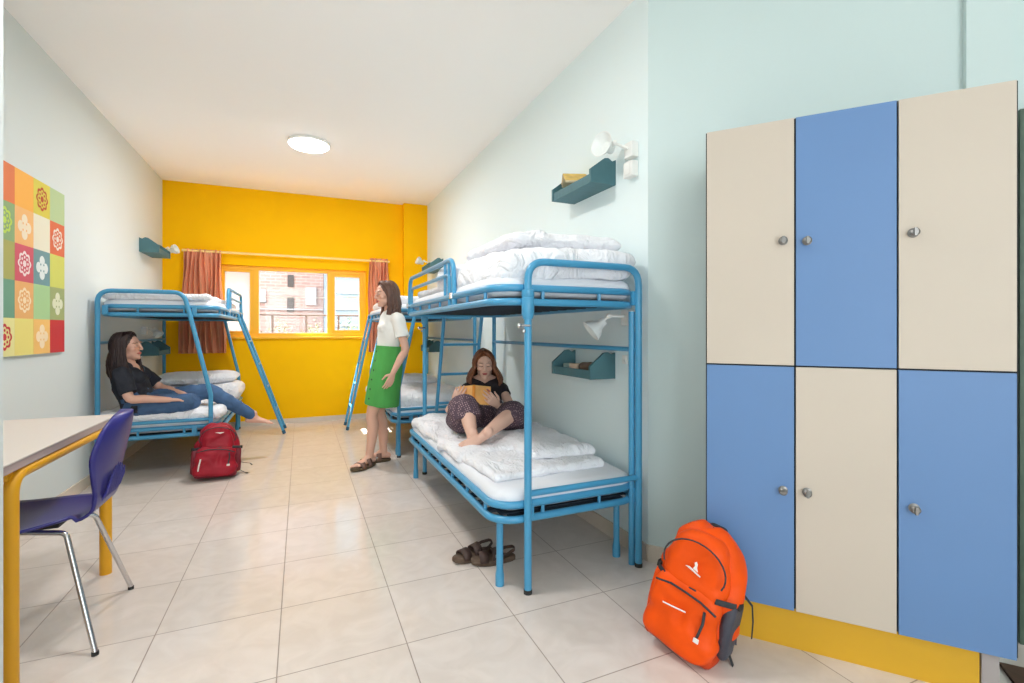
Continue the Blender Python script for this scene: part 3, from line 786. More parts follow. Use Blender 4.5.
bunk(XL, 1, 4.75, 6.75, True, 'left bunk against the left wall with a woman in black seated on its lower bed', ((-.635, 6.12, 1.345), (-.175, 6.12, .02), (0, .33, 0), (-1, 0, 0)), (5.45, 6.62))

# ------------------------------------------------------------------ bedding
def soft(name, lab, cat, c, size, grp=None, m='linen', **k):
    mb = MB().soft(c, size, **k)
    o = obj(name, mb, M[m], origin=(c[0], c[1], c[2]-size[2]/2), angle=180)
    return tag(o, lab, cat, grp)
MH = .10
def mattress(wx, sx, Y0, Y1, z, lab, seed):
    xa, xb = wx+sx*.045, wx+sx*.843; hx, hy, R = abs(xb-xa)/2, (Y1-Y0-.095)/2, .115
    def rc(p):
        ix, iy = hx-R, hy-R; dx, dy = abs(p.x)-ix, abs(p.y)-iy
        if dx > 0 and dy > 0:
            l = math.hypot(dx, dy); k = max(dx, dy)/l; return V((math.copysign(ix+dx*k, p.x), math.copysign(iy+dy*k, p.y), p.z))
        return p
    o = soft('mattress', lab, 'mattress', ((xa+xb)/2, (Y0+Y1)/2, z+MH/2), (abs(xb-xa), Y1-Y0-.095, MH), 'white bunk mattresses', 'linen2', rad=.045, res=.034, wr=.004, ws=6, seed=seed, fn=rc)
    return o
mattress(XR, -1, 1.98, 3.98, .356, 'white mattress of the near right lower bed, under the reading woman', 1)
mattress(XR, -1, 1.98, 3.98, 1.361, 'white mattress of the near right upper bed, under the stacked bedding', 2)
mattress(XR, -1, 4.60, 6.60, .356, 'white mattress of the far right lower bed behind the green skirt', 3)
mattress(XR, -1, 4.60, 6.60, 1.361, 'white mattress of the far right upper bed', 4)
mattress(XL, 1, 4.75, 6.75, .356, 'white mattress of the left lower bed, under the woman in jeans', 5)
mattress(XL, 1, 4.75, 6.75, 1.361, 'white mattress of the left upper bed', 6)
def tilt(fx, fy):
    return lambda p: V((p.x, p.y, p.z+p.x*fx+p.y*fy))
# near right upper: folded duvet, pillow and duvet on top
soft('folded_duvet', 'thick folded white duvet spread over the near right upper bed', 'duvet', (1.225, 2.62, 1.535), (.76, 1.16, .15), 'folded white duvets', rad=.06, res=.018, wr=.022, ws=5, seed=11, ridge=.022, fn=tilt(.05, 0.02))
soft('folded_duvet', 'topmost white folded duvet on the near right upper bed, by the end rail', 'duvet', (1.27, 2.50, 1.662), (.64, .72, .12), 'folded white duvets', rad=.06, res=.016, wr=.016, ws=5, seed=13, puff=.6, ridge=.014)
soft('folded_sheet', 'flat white sheet inside the guard rail of the near right upper bed', 'sheet', (1.22, 3.50, 1.485), (.72, .72, .05), None, rad=.025, res=.025, wr=.01, ws=6, seed=14, ridge=.008)
# near right lower
soft('duvet', 'white duvet spread over the far half of the lower bed beneath the reading woman', 'duvet', (1.225, 3.28, .472), (.80, 1.30, .05), 'white duvets in use', rad=.025, res=.016, wr=.022, ws=6, seed=21, ridge=.024)
soft('folded_duvet', 'flat folded white duvet in the near half of the near right lower bed', 'duvet', (1.18, 2.56, .470), (.66, .72, .035), 'folded white duvets', rad=.0175, res=.014, wr=.012, ws=6, seed=22, ridge=.016, rz=.05)
soft('pillow', 'white pillow at the near end of the near right lower bed', 'pillow', (1.36, 2.66, .510), (.38, .62, .065), 'white pillows', rad=.033, res=.014, wr=.012, ws=6, seed=23, puff=.5, ridge=.012, rz=-.04)
# far right lower
soft('duvet', 'crumpled white duvet hanging over the aisle edge of the far right lower bed', 'duvet', (1.17, 5.35, .50), (.90, 1.25, .12), 'white duvets in use', rad=.06, res=.03, wr=.02, ws=5, seed=31, ridge=.02)
soft('pillow', 'white pillow at the far end of the far right lower bed', 'pillow', (1.2, 5.95, .60), (.66, .5, .14), 'white pillows', rad=.07, res=.025, wr=.012, ws=6, seed=32, puff=.5)
soft('duvet', 'white duvet laid over the far right upper bed', 'duvet', (1.22, 5.6, 1.50), (.74, 1.7, .09), 'white duvets in use', rad=.045, res=.03, wr=.015, ws=5, seed=33, ridge=.01)
# left
soft('duvet', 'white duvet laid flat over the left upper bed', 'duvet', (-1.09, 5.72, 1.485), (.74, 1.86, .055), 'white duvets in use', rad=.028, res=.025, wr=.014, ws=5, seed=41, ridge=.01)
soft('duvet', 'white duvet bunched beneath the woman in jeans on the left lower bed', 'duvet', (-1.06, 5.16, .492), (.86, .78, .095), 'white duvets in use', rad=.046, res=.022, wr=.016, ws=5, seed=42, ridge=.014)
soft('folded_duvet', 'thick folded white duvet at the far end of the left lower bed under the pillow', 'duvet', (-1.02, 6.25, .535), (.80, .62, .18), 'folded white duvets', rad=.08, res=.028, wr=.018, ws=5, seed=43, ridge=.014)
soft('pillow', 'white pillow propped on the folded duvet at the far end of the left lower bed', 'pillow', (-1.04, 6.28, .685), (.76, .5, .13), 'white pillows', rad=.06, res=.025, wr=.010, ws=6, seed=44, puff=.5)

# ------------------------------------------------------------------ table
t = thing('table', 'pale laminate table with yellow tubular legs by the left wall', 'table', (-1.18, 2.6, 0))
TZ = .77
obj('tabletop', MB().box((XL+.01, 2.03, TZ-.006), (-.865, 3.10, TZ), .002), M['table_top'], t, smooth=False)
obj('edge_band', MB().box((XL+.012, 2.032, TZ-.034), (-.867, 3.098, TZ-.006), .002), M['table_edge'], t, smooth=False)
yA, yB_ = 2.135, 2.985
mb = MB(); xl = -.885
fr_path = fillet([(xl, yA, TZ-.055), (xl, yB_, TZ-.055)], .05)
mb.tube(fillet([(xl, yA, .0), (xl, yA, TZ-.055), (xl, (yA+yB_)/2, TZ-.055)], .07, 8), .021, 16)
mb.tube([(xl, (yA+yB_)/2, TZ-.055), (xl, yB_, TZ-.055)], .021, 16)
obj('side_frame', mb, M['yellow_leg'], t)
mb = MB(); mb.tube([(-1.46, yA, TZ-.055), (-1.46, yB_, TZ-.055)], .02, 14); mb.tube([(xl, yA, TZ-.055), (-1.46, yA, TZ-.055)], .018, 12); mb.tube([(xl, yB_, TZ-.055), (-1.46, yB_, TZ-.055)], .018, 12)
obj('apron_rail', mb, M['yellow_leg'], t)
for (x, y) in ((xl+.0, yB_), (-1.46, yA), (-1.46, yB_)):
    obj('leg', MB().tube([(x, y, 0), (x, y, TZ-.05)], .025, 18), M['yellow_leg'], t)

# ------------------------------------------------------------------ chair (faces the table)
t = thing('chair', 'navy blue moulded plastic chair with chrome legs, pulled up to the table', 'chair', (-.93, 2.45, 0))
yc = 2.49
def chair_pt(s, w):
    """s: 0 front edge of seat .. 1 top of back; w: -1..1 across"""
    if s < .52:
        k = s/.52; x = -1.24+k*.44; half = .215*(max(0, 1-((k-.55)/.62)**4))**.5 if k < .55 else .215-.075*((k-.55)/.45)**2
        if k < .04: half = max(half, .10)
        z = .470-.018*math.sin(k*PI)+(-.012 if k < .1 else 0)*(1-k*10)+.022*abs(w)**2.5
        return V((x, yc+w*half, z))
    k = (s-.52)/.48
    # curve up into the backrest
    a = min(1, k/.28); 
    if k < .28:
        th = a*PI/2*.92; x = -.80+.075*math.sin(th); z = .470+.085*(1-math.cos(th)); half = .14-.012*math.sin(a*PI)
    else:
        b = (k-.28)/.72; x = -.725+.075*b; z = .555+.315*b
        half = .128+.085*math.sin(min(1, b*1.0)*PI*.62)**1.0 if b < .8 else 0
        if b >= .45:
            top = .128+.085*math.sin(.45*PI*.62); half = top*(max(0, 1-((b-.45)/.55)**2.6))**.5
    x -= .040*abs(w)**2*min(1, max(0, (k-.15)*2))
    return V((x, yc+w*half, z))
nS, nW = 56, 20; vs = []; fs = []
for i in range(nS+1):
    for j in range(nW+1): vs.append(chair_pt(i/nS, j/nW*2-1))
for i in range(nS):
    for j in range(nW): fs.append((i*(nW+1)+j, i*(nW+1)+j+1, (i+1)*(nW+1)+j+1, (i+1)*(nW+1)+j))
o = obj('seat_shell', MB().add(vs, fs), M['chair_blue'], t, angle=180)
s_ = o.modifiers.new('s', 'SOLIDIFY'); s_.thickness = .011; s_.offset = 0
mb = MB()
for k in range(7):
    y = yc-.075+.025*k
    mb.tube([(-.76, y, .478), (-.714, y, .55), (-.700, y, .63-abs(k-3)*.012), (-.696, y, .66-abs(k-3)*.012)], [.004, .006, .006, .002], 8)
obj('back_rib', mb, M['chair_blue'], t)
for (a, b_) in (((-.815, 2.345, .435), (-.698, 2.249, 0)), ((-.79, 2.54, .435), (-.724, 2.757, 0)), ((-1.06, 2.345, .435), (-1.17, 2.23, 0)), ((-1.06, 2.54, .435), (-1.17, 2.72, 0))):
    a = V(a); b_ = V(b_); c_ = V((-.97, 2.45+(a.y-2.45)*.5, .442))
    obj('leg', MB().tube(fillet([c_, a+V((0,0,.0)), b_+V((0,0,.012))], .03), .0095, 12), M['chrome'], t)
    obj('leg_cap', MB().tube([b_, b_+V((0,0,.014))], .0115, 12), M['rubber'], t)
obj('seat_mount', MB().box((-1.08, yc-.08, .436), (-.86, yc+.08, .452), .003), M['rubber'], t, smooth=False)

# ------------------------------------------------------------------ backpacks
def backpack(loc, rotz, lean, scl, lab, mat1, mat2, kind, roll=0.0):
    t = thing('backpack', lab, 'backpack', (0, 0, 0))
    def q(name, mb, m, par=t, **k): return obj(name, mb, m, par, **k)
    Wd, Dp, Ht = .30, .17, .50
    def shape(p):      # taper toward the top, belly out below
        k = (p.z+Ht/2)/Ht
        f = 1.0-(.42 if kind == 'o' else .30)*max(0, (k-.5)/.5)**2-(0 if kind == 'o' else .16*k)
        return V((p.x*f*(1+.06*math.sin(k*PI)), p.y*(1.05-.35*k)+.02*k, p.z))
    body = q('body', MB().soft((0, 0, Ht/2+.005), (Wd, Dp, Ht), rad=.075, res=.016, wr=.010, ws=8, seed=51, ridge=.014, fn=shape), mat1, angle=180)
    # lower front pocket and upper lid pocket
    def sh2(p): 
        k = (p.z+.13)/.26; return V((p.x*(1.02-.16*k), p.y*(1.15-.55*k), p.z))
    q('front_pocket', MB().soft((-.005, -.10, .155), (.27, .10, .27), rad=.048, res=.014, wr=.008, ws=10, seed=52, ridge=.014, fn=sh2), mat1, angle=180)
    def sh3(p):
        k = (p.z+.12)/.24; return V((p.x*(1.0-.34*max(0, k)**2)*(1 if kind == 'o' else .86), p.y*(1.1-.2*k)+.02*k, p.z))
    q('lid_pocket', MB().soft((0, -.065, .375), (.245, .10, .235), rad=.048, res=.014, wr=.007, ws=10, seed=53, ridge=.012, fn=sh3), mat1, angle=180)
    q('base_panel', MB().soft((0, -.03, .035), (.275, .20, .06), rad=.03, res=.02, wr=.004, ws=10, seed=54), mat2, angle=180)
    for sx in (-1, 1):
        p = q('side_pocket', MB().soft((sx*.140, -.005, .155), (.045, .15, .24), rad=.022, res=.014, wr=.004, ws=10, seed=55+sx, fn=lambda p_: V((p_.x, p_.y*(1-.5*abs(p_.z/.13)**2), p_.z))), M['grey_nylon'] if (kind == 'o' and sx > 0) else (mat1 if kind == 'o' else mat2), angle=180)
        sb = MB(); sb.tube([(sx*.10, -.118, .285), (sx*.148, -.06, .275), (sx*.163, .0, .262), (sx*.15, .06, .26)], .012, 8, rb=.003, side=(0, 0, 1)); q('compression_strap', sb, M['strap'])
        q('buckle', MB().box((sx*.155-.012, -.035, .256), (sx*.155+.014, -.005, .284), .004), M['rubber'], smooth=False)
    # zips
    zp = MB(); zp.tube([V((.118*math.cos(a), -.105-.022*math.sin(a)*0-.02, .375+.10*math.sin(a))) for a in [math.radians(-20+220*k/20) for k in range(21)]], .0035, 6)
    q('zip', zp, M['strap'])
    zp = MB(); zp.tube([(-.125, -.125, .25), (-.06, -.142, .272), (.0, -.148, .272), (.06, -.144, .262), (.115, -.13, .235)], .0045, 6); q('zip', zp, M['strap'])
    zp = MB(); zp.tube([(.075, -.155, .13), (.083, -.150, .19), (.078, -.14, .235)], .006, 6, rb=.004)
    q('zip_pull', zp, M['strap'])
    q('puller', MB().box((.066, -.164, .112), (.086, -.158, .13), .002), M['white_mark'], smooth=False)
    q('centre_buckle', MB().box((.0, -.128, .262), (.03, -.112, .29), .004), M['strap'], smooth=False)
    # grab loop
    q('grab_loop', MB().tube(fillet([(-.035, .075, .47), (-.03, .095, .495), (.03, .095, .495), (.035, .075, .47)], .015), .007, 8), M['strap'])
    q('edge_piping', MB().tube([(.0, .01, .508), (.055, .005, .497), (.095, .0, .455), (.122, -.01, .39), (.138, -.012, .32)], .006, 8), M['strap'])
    # shoulder straps behind and a hanging webbing on the side
    for sx in (-1, 1):
        q('shoulder_strap', MB().tube([(sx*.05, .085, .46), (sx*.07, .12, .38), (sx*.085, .125, .25), (sx*.12, .10, .12), (sx*.14, .07, .06)], .026, 10, rb=.008, side=(1, 0, 0)), M['grey_nylon'] if kind == 'o' else mat2)
    q('webbing', MB().tube([(.15, .05, .29), (.185, .06, .26), (.20, .06, .20), (.21, .05, .14)] if kind == 'o' else [(.15, .05, .12), (.19, .03, .105), (.23, .0, .10), (.24, -.02, .085)], .010, 8, rb=.0025, side=(0, 1, 0)), M['strap'])
    q('webbing', MB().tube([(.14, .03, .06), (.175, .0, .03), (.20, -.02, .012), (.215, -.03, .01)], .010, 8, rb=.0025, side=(0, 1, 0)), M['strap'])
    em = MB()
    if kind == 'o':
        yq = -.122
        em.prism([(-.002, .0), (.018, -.006), (.012, .008), (.012, .022), (.006, .032), (.0, .026), (.004, .014)], (-.0, yq, .365), (1,0,0), (0,0,1), (0, .004, 0))
        em.prism([(-.03, .0), (-.016, .004), (.03, -.014), (.03, -.018), (-.014, -.004)], (.0, yq, .362), (1,0,0), (0,0,1), (0, .004, 0))
        e2 = MB(); e2.tube([(-.07+.0, -.1585, .19), (-.03, -.162, .196), (.02, -.162, .203)], .003, 6, rb=.001, side=(0,0,1)); q('lettering', e2, M['white_mark'])
    else:
        em.prism([(-.03, .008), (.03, .008), (.022, .002), (.004, -.006), (-.008, .0)], (.01, -.121, .42), (1,0,0), (0,0,1), (0, .006, 0))
        e2 = MB(); e2.tube([(-.112, -.150, .08), (-.108, -.153, .13), (-.10, -.150, .19)], .0055, 8, rb=.004); q('piping', e2, M['white_mark'])
    q('emblem', em, M['white_mark'], smooth=False)
    t.scale = (scl*1.08, scl*1.0, scl) if kind == 'o' else (scl*1.26, scl*1.15, scl*.98); t.rotation_mode = 'QUATERNION'
    t.rotation_quaternion = (Matrix.Rotation(rotz, 4, 'Z') @ Matrix.Rotation(lean, 4, 'X') @ Matrix.Rotation(roll, 4, 'Y')).to_quaternion()
    t.location = V(loc); return t
backpack((1.352, 1.420, .01), math.radians(-66), math.radians(-5), .89, 'orange backpack leaning against the blue and cream lockers', M['orange'], M['orange_dark'], 'o', roll=math.radians(11))
backpack((-.645, 4.60, .004), math.radians(8), math.radians(-7), .86, 'dark red backpack standing on the floor against the left bunk', M['red'], M['red_dark'], 'r', roll=math.radians(3))

# ------------------------------------------------------------------ sandals
def outline(L_=.26, n=28):
    pts = []
    for k in range(n):
        a = 2*PI*k/n; x = -math.cos(a)*.5
        w = (.040+.012*(x+.5)+.006*math.sin((x+.5)*PI*2.0-2.2))*(max(0, math.sin(a))**.6 if math.sin(a) > 0 else -(max(0, -math.sin(a))**.6))
        pts.append((x*L_+L_*.0, w))
    return pts
def sandal_parts(t, m_s, m_l, heel=True, scl=1.0, left=False, worn=False):
    f = -1 if left else 1
    pts = [(x, y*f) for x, y in outline()]
    n = len(pts)
    mb = MB(); vs = []
    rings = [(.94, 0), (1.0, .006), (1.0, .022), (.97, .028), (.90, .029)]
    for s_, z in rings:
        for x, y in pts: vs.append((x*s_, y*s_, z+.006*max(0, x/.13)**3))
    fs = []
    for i in range(len(rings)-1):
        for j in range(n): fs.append((i*n+j, i*n+(j+1) % n, (i+1)*n+(j+1) % n, (i+1)*n+j))
    fs.append(tuple(range(n-1, -1, -1))); fs.append(tuple((len(rings)-1)*n+j for j in range(n)))
    mb.add(vs, fs); obj('sole', mb, m_s, t, angle=60)
    def band(x0, x1, h, wd, nm='strap'):
        mb = MB(); N_ = 12; vs = []; fs = []
        for k in range(N_+1):
            a = PI*k/N_
            for x in (x0, x1):
                for th in (0, .004):
                    sl = (x-x0)/(x1-x0)
                    vs.append((x, f*-math.cos(a)*(wd+th), .02+(h*(1-.18*sl)+th)*math.sin(a)**.75))
        for k in range(N_):
            o_ = k*4
            fs += [(o_, o_+2, o_+6, o_+4), (o_+1, o_+5, o_+7, o_+3), (o_, o_+4, o_+5, o_+1), (o_+2, o_+3, o_+7, o_+6)]
        fs += [(0, 1, 3, 2), (N_*4, N_*4+2, N_*4+3, N_*4+1)]
        mb.add(vs, fs); obj(nm, mb, m_l, t, angle=180)
    if worn: band(.020, .065, .056, .050); band(-.050, -.008, .080, .047)
    else: band(.035, .085, .042, .049); band(-.035, .012, .058, .045)
    if heel:
        mb = MB(); mb.tube([(-.02, .043, .035), (-.08, .04, .055), (-.118, .02, .065), (-.125, 0, .066), (-.118, -.02, .065), (-.08, -.04, .055), (-.02, -.043, .035)], .010, 8, rb=.003, side=(0, 0, 1)); obj('heel_strap', mb, m_l, t)
    mb = MB(); mb.box((-.02, f*.046, .045), (0, f*.050, .06), .001); obj('buckle', mb, M['steel'], t, smooth=False)
s1 = thing('sandal', 'brown strapped sandal on the floor, the one nearer the aisle', 'sandal', (0,0,0), 'pair of brown sandals on the floor')
sandal_parts(s1, M['sole'], M['sandal'], True)
s1.location = (.835, 2.41, .0); s1.rotation_euler = (0, 0, math.radians(192))
s1.scale = (.92, .92, .92); s2 = s1.copy(); C.objects.link(s2); s2['label'] = 'brown strapped sandal on the floor, the one beside the bed leg'
for ch in list(s1.children):
    d = ch.copy(); C.objects.link(d); d.parent = s2
s2.location = (.915, 2.325, 0); s2.rotation_euler = (0, 0, math.radians(172))
# ------------------------------------------------------------------ people
def lerp(a, b, t): return V(a)*(1-t)+V(b)*t
SK = [S(222, 176, 154), S(200, 112, 104), S(206, 150, 128)]
def hand(mb, wrist, d, pn, th, curl=.35, sc=1.0, spread=.1, thumb_in=.3):
    """d: direction of the fingers, pn: palm normal (fingers curl to it), th: side of the thumb"""
    wrist = V(wrist); d = V(d).normalized(); pn = V(pn); pn = (pn-d*pn.dot(d)).normalized(); th = V(th); th = (th-d*th.dot(d)-pn*th.dot(pn)).normalized()
    mb.chain([wrist-d*.01, wrist+d*.02*sc, wrist+d*.055*sc, wrist+d*.088*sc], [(.024*sc, .018*sc), (.028*sc, .017*sc), (.037*sc, .0145*sc), (.036*sc, .011*sc)], side=th, n=14)
    lens = [(.040, .024, .019), (.045, .028, .021), (.041, .026, .020), (.032, .020, .017)]
    for i, L_ in enumerate(lens):
        off = (1.5-i)*.0205*sc; base = wrist+d*((.082 if i < 3 else .074)*sc)+th*off
        dd = (d+th*(1.5-i)*spread*.5).normalized(); pts = [base-dd*.012, base]; a = curl*(.55+.12*i)
        for k, l in enumerate(L_):
            q = (dd*math.cos(a)+pn*math.sin(a)).normalized(); pts.append(pts[-1]+q*l*sc); a += curl*(.9 if k == 0 else .6)
        mb.chain(pts, [.0088*sc, .009*sc, .0084*sc, .0076*sc, .0064*sc], n=10)
    b = wrist+d*.022*sc+th*.024*sc
    mb.chain([b-th*.006, b+(d*.5+th*.7+pn*thumb_in).normalized()*.034*sc, b+(d*.5+th*.7+pn*thumb_in).normalized()*.034*sc+(d*.85+th*.3+pn*thumb_in).normalized()*.028*sc,
              b+(d*.5+th*.7+pn*thumb_in).normalized()*.034*sc+(d*.85+th*.3+pn*thumb_in).normalized()*.052*sc], [.0125*sc, .0105*sc, .009*sc, .007*sc], n=10)
def foot(mb, ank, toe_dir, up, sc=1.0, inner=None):
    ank = V(ank); t = V(toe_dir).normalized(); u = V(up); u = (u-t*u.dot(t)).normalized(); s = t.cross(u)
    if inner is not None and s.dot(V(inner)) < 0: s = -s      # s points to the big-toe side
    g = ank-u*.075*sc
    mb.chain([g-t*.045*sc+u*.028*sc, g+t*.0*sc+u*.035*sc, g+t*.07*sc+u*.030*sc, g+t*.125*sc+u*.021*sc, g+t*.155*sc+u*.015*sc],
             [(.028*sc, .027*sc), (.031*sc, .034*sc), (.035*sc, .028*sc), (.043*sc, .019*sc), (.040*sc, .013*sc)], side=s, n=16)
    mb.chain([ank+u*.02*sc, ank-u*.01*sc+t*.005*sc, g+t*.05*sc+u*.045*sc], [.036*sc, .037*sc, .024*sc], n=14)
    for i in range(5):
        o = (2-i)*.0165*sc; L_ = (.040, .034, .030, .026, .020)[i]*sc; r = (.0125, .0095, .009, .0085, .008)[i]*sc
        b = g+t*(.148-.008*i*i*.35)*sc+s*o+u*.013*sc
        mb.chain([b-t*.015*sc, b+t*L_*.6-u*.001, b+t*L_-u*.004*sc], [r, r, r*.85], n=10)
def head(mb, c, F, U, sc=1.0):
    """c = centre of the skull at eye height"""
    F = V(F).normalized(); U = V(U); U = (U-F*U.dot(F)).normalized(); Rr = F.cross(U); c = V(c)
    def P(x, y, z): return c+(Rr*x+F*y+U*z)*sc
    ax = (Rr, F, U)
    E = lambda p, r: mb.ell(P(*p), [k*sc for k in r], ax, 20, 14)
    E((0, -.018, .032), (.073, .092, .082)); E((0, .018, .022), (.064, .068, .078))
    E((0, .022, -.042), (.055, .058, .062)); E((0, .042, -.078), (.036, .038, .034)); E((0, .068, -.095), (.019, .016, .016))
    for s in (-1, 1):
        E((s*.036, .048, -.022), (.026, .028, .024)); E((s*.038, .004, -.060), (.021, .038, .030))
        E((s*.070, -.016, -.010), (.008, .015, .027)); E((s*.028, .078, .030), (.028, .012, .010))
        E((s*.031, .074, .006), (.016, .012, .009))
        E((s*.0095, .096, -.030), (.0085, .010, .0075))
    mb.chain([P(0, .083, .022), P(0, .094, .0), P(0, .099, -.018), P(0, .101, -.027)], [.008*sc, .0085*sc, .0105*sc, .0105*sc], n=12)
    E((0, .083, -.054), (.022, .010, .006)); E((0, .081, -.064), (.019, .010, .007))
    return P, (Rr, F, U)
def paint(o, frames, base, lips=(186, 92, 88), brow=(96, 66, 52), closed=False):
    """skin colour with lips, brows, lash line; frames = (P-centre, axes, scale)"""
    me = o.data; off = WL[o.name]; c, (Rr, F, U), sc = frames
    ca = me.color_attributes.new('Col', 'FLOAT_COLOR', 'POINT')
    b = S(*base); lp = S(*lips); br = S(*brow); vals = []
    for v in me.vertices:
        p = v.co+off; d = (p-c)/sc; x, y, z = d.dot(Rr), d.dot(F), d.dot(U); col = b
        if abs(x) < .1 and -.12 < z < .13 and y > .04:
            m = max(0, 1-((x/.024)**2+((z+.059)/.0105)**2)) 
            if m > .05 and y > .07: k = min(1, m*2.5); col = tuple(b[i]*(1-k)+lp[i]*k for i in range(3))
            ax_ = abs(x)
            zb = .031-.006*((ax_-.030)/.018)**2
            if .012 < ax_ < .050 and abs(z-zb) < .0034: col = tuple(b[i]*.45+br[i]*.55 for i in range(3))
            if closed and .016 < ax_ < .046 and abs(z-(.000+.004*((ax_-.031)/.015)**2)) < .0026: col = S(60, 40, 34)
            ck = max(0, 1-((ax_-.040)/.02)**2-((z+.028)/.018)**2)
            if ck > 0: col = tuple(col[i]*(1-.25*ck)+S(214, 140, 124)[i]*.25*ck for i in range(3))
        vals += [col[0], col[1], col[2], 1]
    ca.data.foreach_set('color', vals)
def eyes(P, ax, sc, body, closed=False):
    if closed: return
    Rr, F, U = ax
    for s in (-1, 1):
        e = obj('eye', MB().ell(P(s*.031, .0735, .004), (.0115*sc, .0125*sc, .0065*sc), ax, 16, 10), M['eye_white'], body)
        obj('iris', MB().ell(P(s*.031, .0820, .004), (.0052*sc, .0045*sc, .0056*sc), ax, 12, 8), M['iris'], e)
def hairdo(P, ax, sc, body, m, length, seed, n=90, part=.01, front=58, spread=1.0, wave=.012, gather=None, forward=0.0):
    rr = random.Random(seed); Rr, F, U = ax; mb = MB(); down = V((0, 0, -1))
    mb.ell(P(0, -.022, .036), (.080*sc, .098*sc, .086*sc), ax, 24, 16)
    for k in range(n):
        side = -1 if k % 2 else 1
        t = (k//2)/(n/2-1)                  # 0 front .. 1 back
        az = math.radians(front+(178-front)*t+rr.uniform(-4, 4))     # from the face direction, round to the back
        st = .0+.012*rr.random()            # start at the parting
        sy = .075-.15*t*.8
        pts = []
        for j in range(8):
            q = j/7; pol = q*PI/2*1.12
            a = az*(.15+.85*min(1, q*1.6)) if t < .25 else az
            rx, ry, rz_ = .084+.010*rr.random()*q, .101, .124
            x = side*math.sin(a)*math.sin(pol)*rx+part*(1-q)
            y = -.018+math.cos(a)*math.sin(pol)*ry+(sy*.55*(1-q)**1.5)
            z = math.cos(pol)*rz_+.0
            pts.append(P(x, y, z))
        a = az; L_ = length*(.8+.3*rr.random())*(1-.12*t); e = pts[-1]; ph = rr.uniform(0, 6)
        out = (Rr*side*math.sin(a)+F*math.cos(a)); out.z = 0
        m_ = 9
        for j in range(1, m_+1):
            q = j/m_
            p = e+down*L_*q+out*(.018*math.sin(q*PI)*spread-.012*q)+F*(forward*q*(1-t))*L_
            p += Rr*wave*math.sin(q*9+ph)*q+F*wave*math.cos(q*8+ph*1.3)*q
            if gather: p = p+(V(gather(p, t, side))-p)*min(1, q*1.2)
            pts.append(p)
        R0 = .012*sc
        rad = [R0*.5, R0*.9]+[R0*1.1]*9+[R0*1.0]*3+[R0*.85, R0*.65, R0*.25]
        mb.tube(pts, rad[:len(pts)], 7, rb=[r*.7 for r in rad[:len(pts)]])
    # roots over the front hairline
    return obj('hair', mb, m, body, angle=180)
def limb(mb, a, b, c, r, bulge=None, n=16):
    """two-segment limb a-b-c, radii r = (root, mid-upper, joint, mid-lower, end)"""
    mb.chain([a, lerp(a, b, .5), b, lerp(b, c, .35)+(V(bulge) if bulge else V((0,0,0))), c], r, n=n)
def torso(mb, pel, waist, chest, neck, side, sc=1.0, hips=(.160, .105), wst=(.118, .085), rib=(.132, .095), sh=(.135, .072)):
    S_ = lambda r: (r[0]*sc, r[1]*sc)
    mb.chain([lerp(pel, waist, -.35), pel, waist, chest, lerp(chest, neck, .62), neck], [S_((hips[0]*.75, hips[1]*.9)), S_(hips), S_(wst), S_(rib), S_(sh), S_((.055, .05))], side=side, n=24)

def vneck(o, apex, F, side, top, half):
    """open a neckline: faces above the V through 'apex' at the front are removed"""
    off = WL[o.name]; apex = V(apex); F = V(F).normalized(); side = V(side).normalized(); U = side.cross(F); U = U if U.z > 0 else -U
    bm = bmesh.new(); bm.from_mesh(o.data); kill = []
    def near(c): q = c+off-apex; return abs(q.dot(side)) < half*1.4 and -.03 < q.dot(U) < .22 and q.dot(F) > -.12
    for s_ in (-1, 1):
        nrm = (U*half-side*s_*top).normalized()
        fs = [f for f in bm.faces if near(f.calc_center_median())]
        es = list({e for f in fs for e in f.edges}); vs_ = list({v for f in fs for v in f.verts})
        bmesh.ops.bisect_plane(bm, geom=fs+es+vs_, plane_co=apex-off, plane_no=nrm, dist=1e-5)
    for f in bm.faces:
        p = f.calc_center_median()+off-apex; x, y, z = p.dot(side), p.dot(F), p.dot(U)
        if z > abs(x)*top/half and z < .2 and abs(x) < half and y > -.10: kill.append(f)
    bmesh.ops.delete(bm, geom=kill, context='FACES'); bm.to_mesh(o.data); bm.free()
    sm = o.modifiers.new('s', 'SOLIDIFY'); sm.thickness = .004
# --- standing woman -------------------------------------------------
FW = V((-1, -.06, 0)).normalized(); LW = V((0, 0, 1)).cross(FW)      # her left points to the camera
hipL = V((.70, 4.33, .86)); hipR = V((.70, 4.50, .86)); pel = V((.71, 4.415, .90)); waist = V((.72, 4.405, 1.06)); chest = V((.735, 4.40, 1.22)); neck = V((.735, 4.40, 1.385))
kL, aL = V((.575, 4.38, .47)), V((.555, 4.40, .085)); kR, aR = V((.655, 4.50, .47)), V((.695, 4.53, .085))
shL, elL, wrL = V((.775, 4.235, 1.305)), V((.825, 4.17, 1.04)), V((.715, 4.13, .845))
shR, elR, wrR = V((.745, 4.565, 1.305)), V((.77, 4.63, 1.05)), V((.72, 4.64, .84))
mb = MB(); torso(mb, pel, waist, chest, neck, LW)
for s, k, a in ((hipL, kL, aL), (hipR, kR, aR)):
    limb(mb, s, k, a+V((0,0,.02)), [.082, .070, .050, .050, .033], bulge=(.016, 0, 0))
toeL = V((-.78, -.62, 0)); toeR = V((-1, .1, 0))
foot(mb, aL+V((0,0,.015)), toeL, (0, 0, 1), .97, inner=LW*-1); foot(mb, aR+V((0,0,.015)), toeR, (0, 0, 1), .97, inner=LW)
for s, e, w_ in ((shL, elL, wrL), (shR, elR, wrR)):
    mb.chain([lerp(chest+V((0,0,.1)), s, .5), s], [.05, .046]); limb(mb, s, e, w_, [.044, .038, .033, .033, .022])
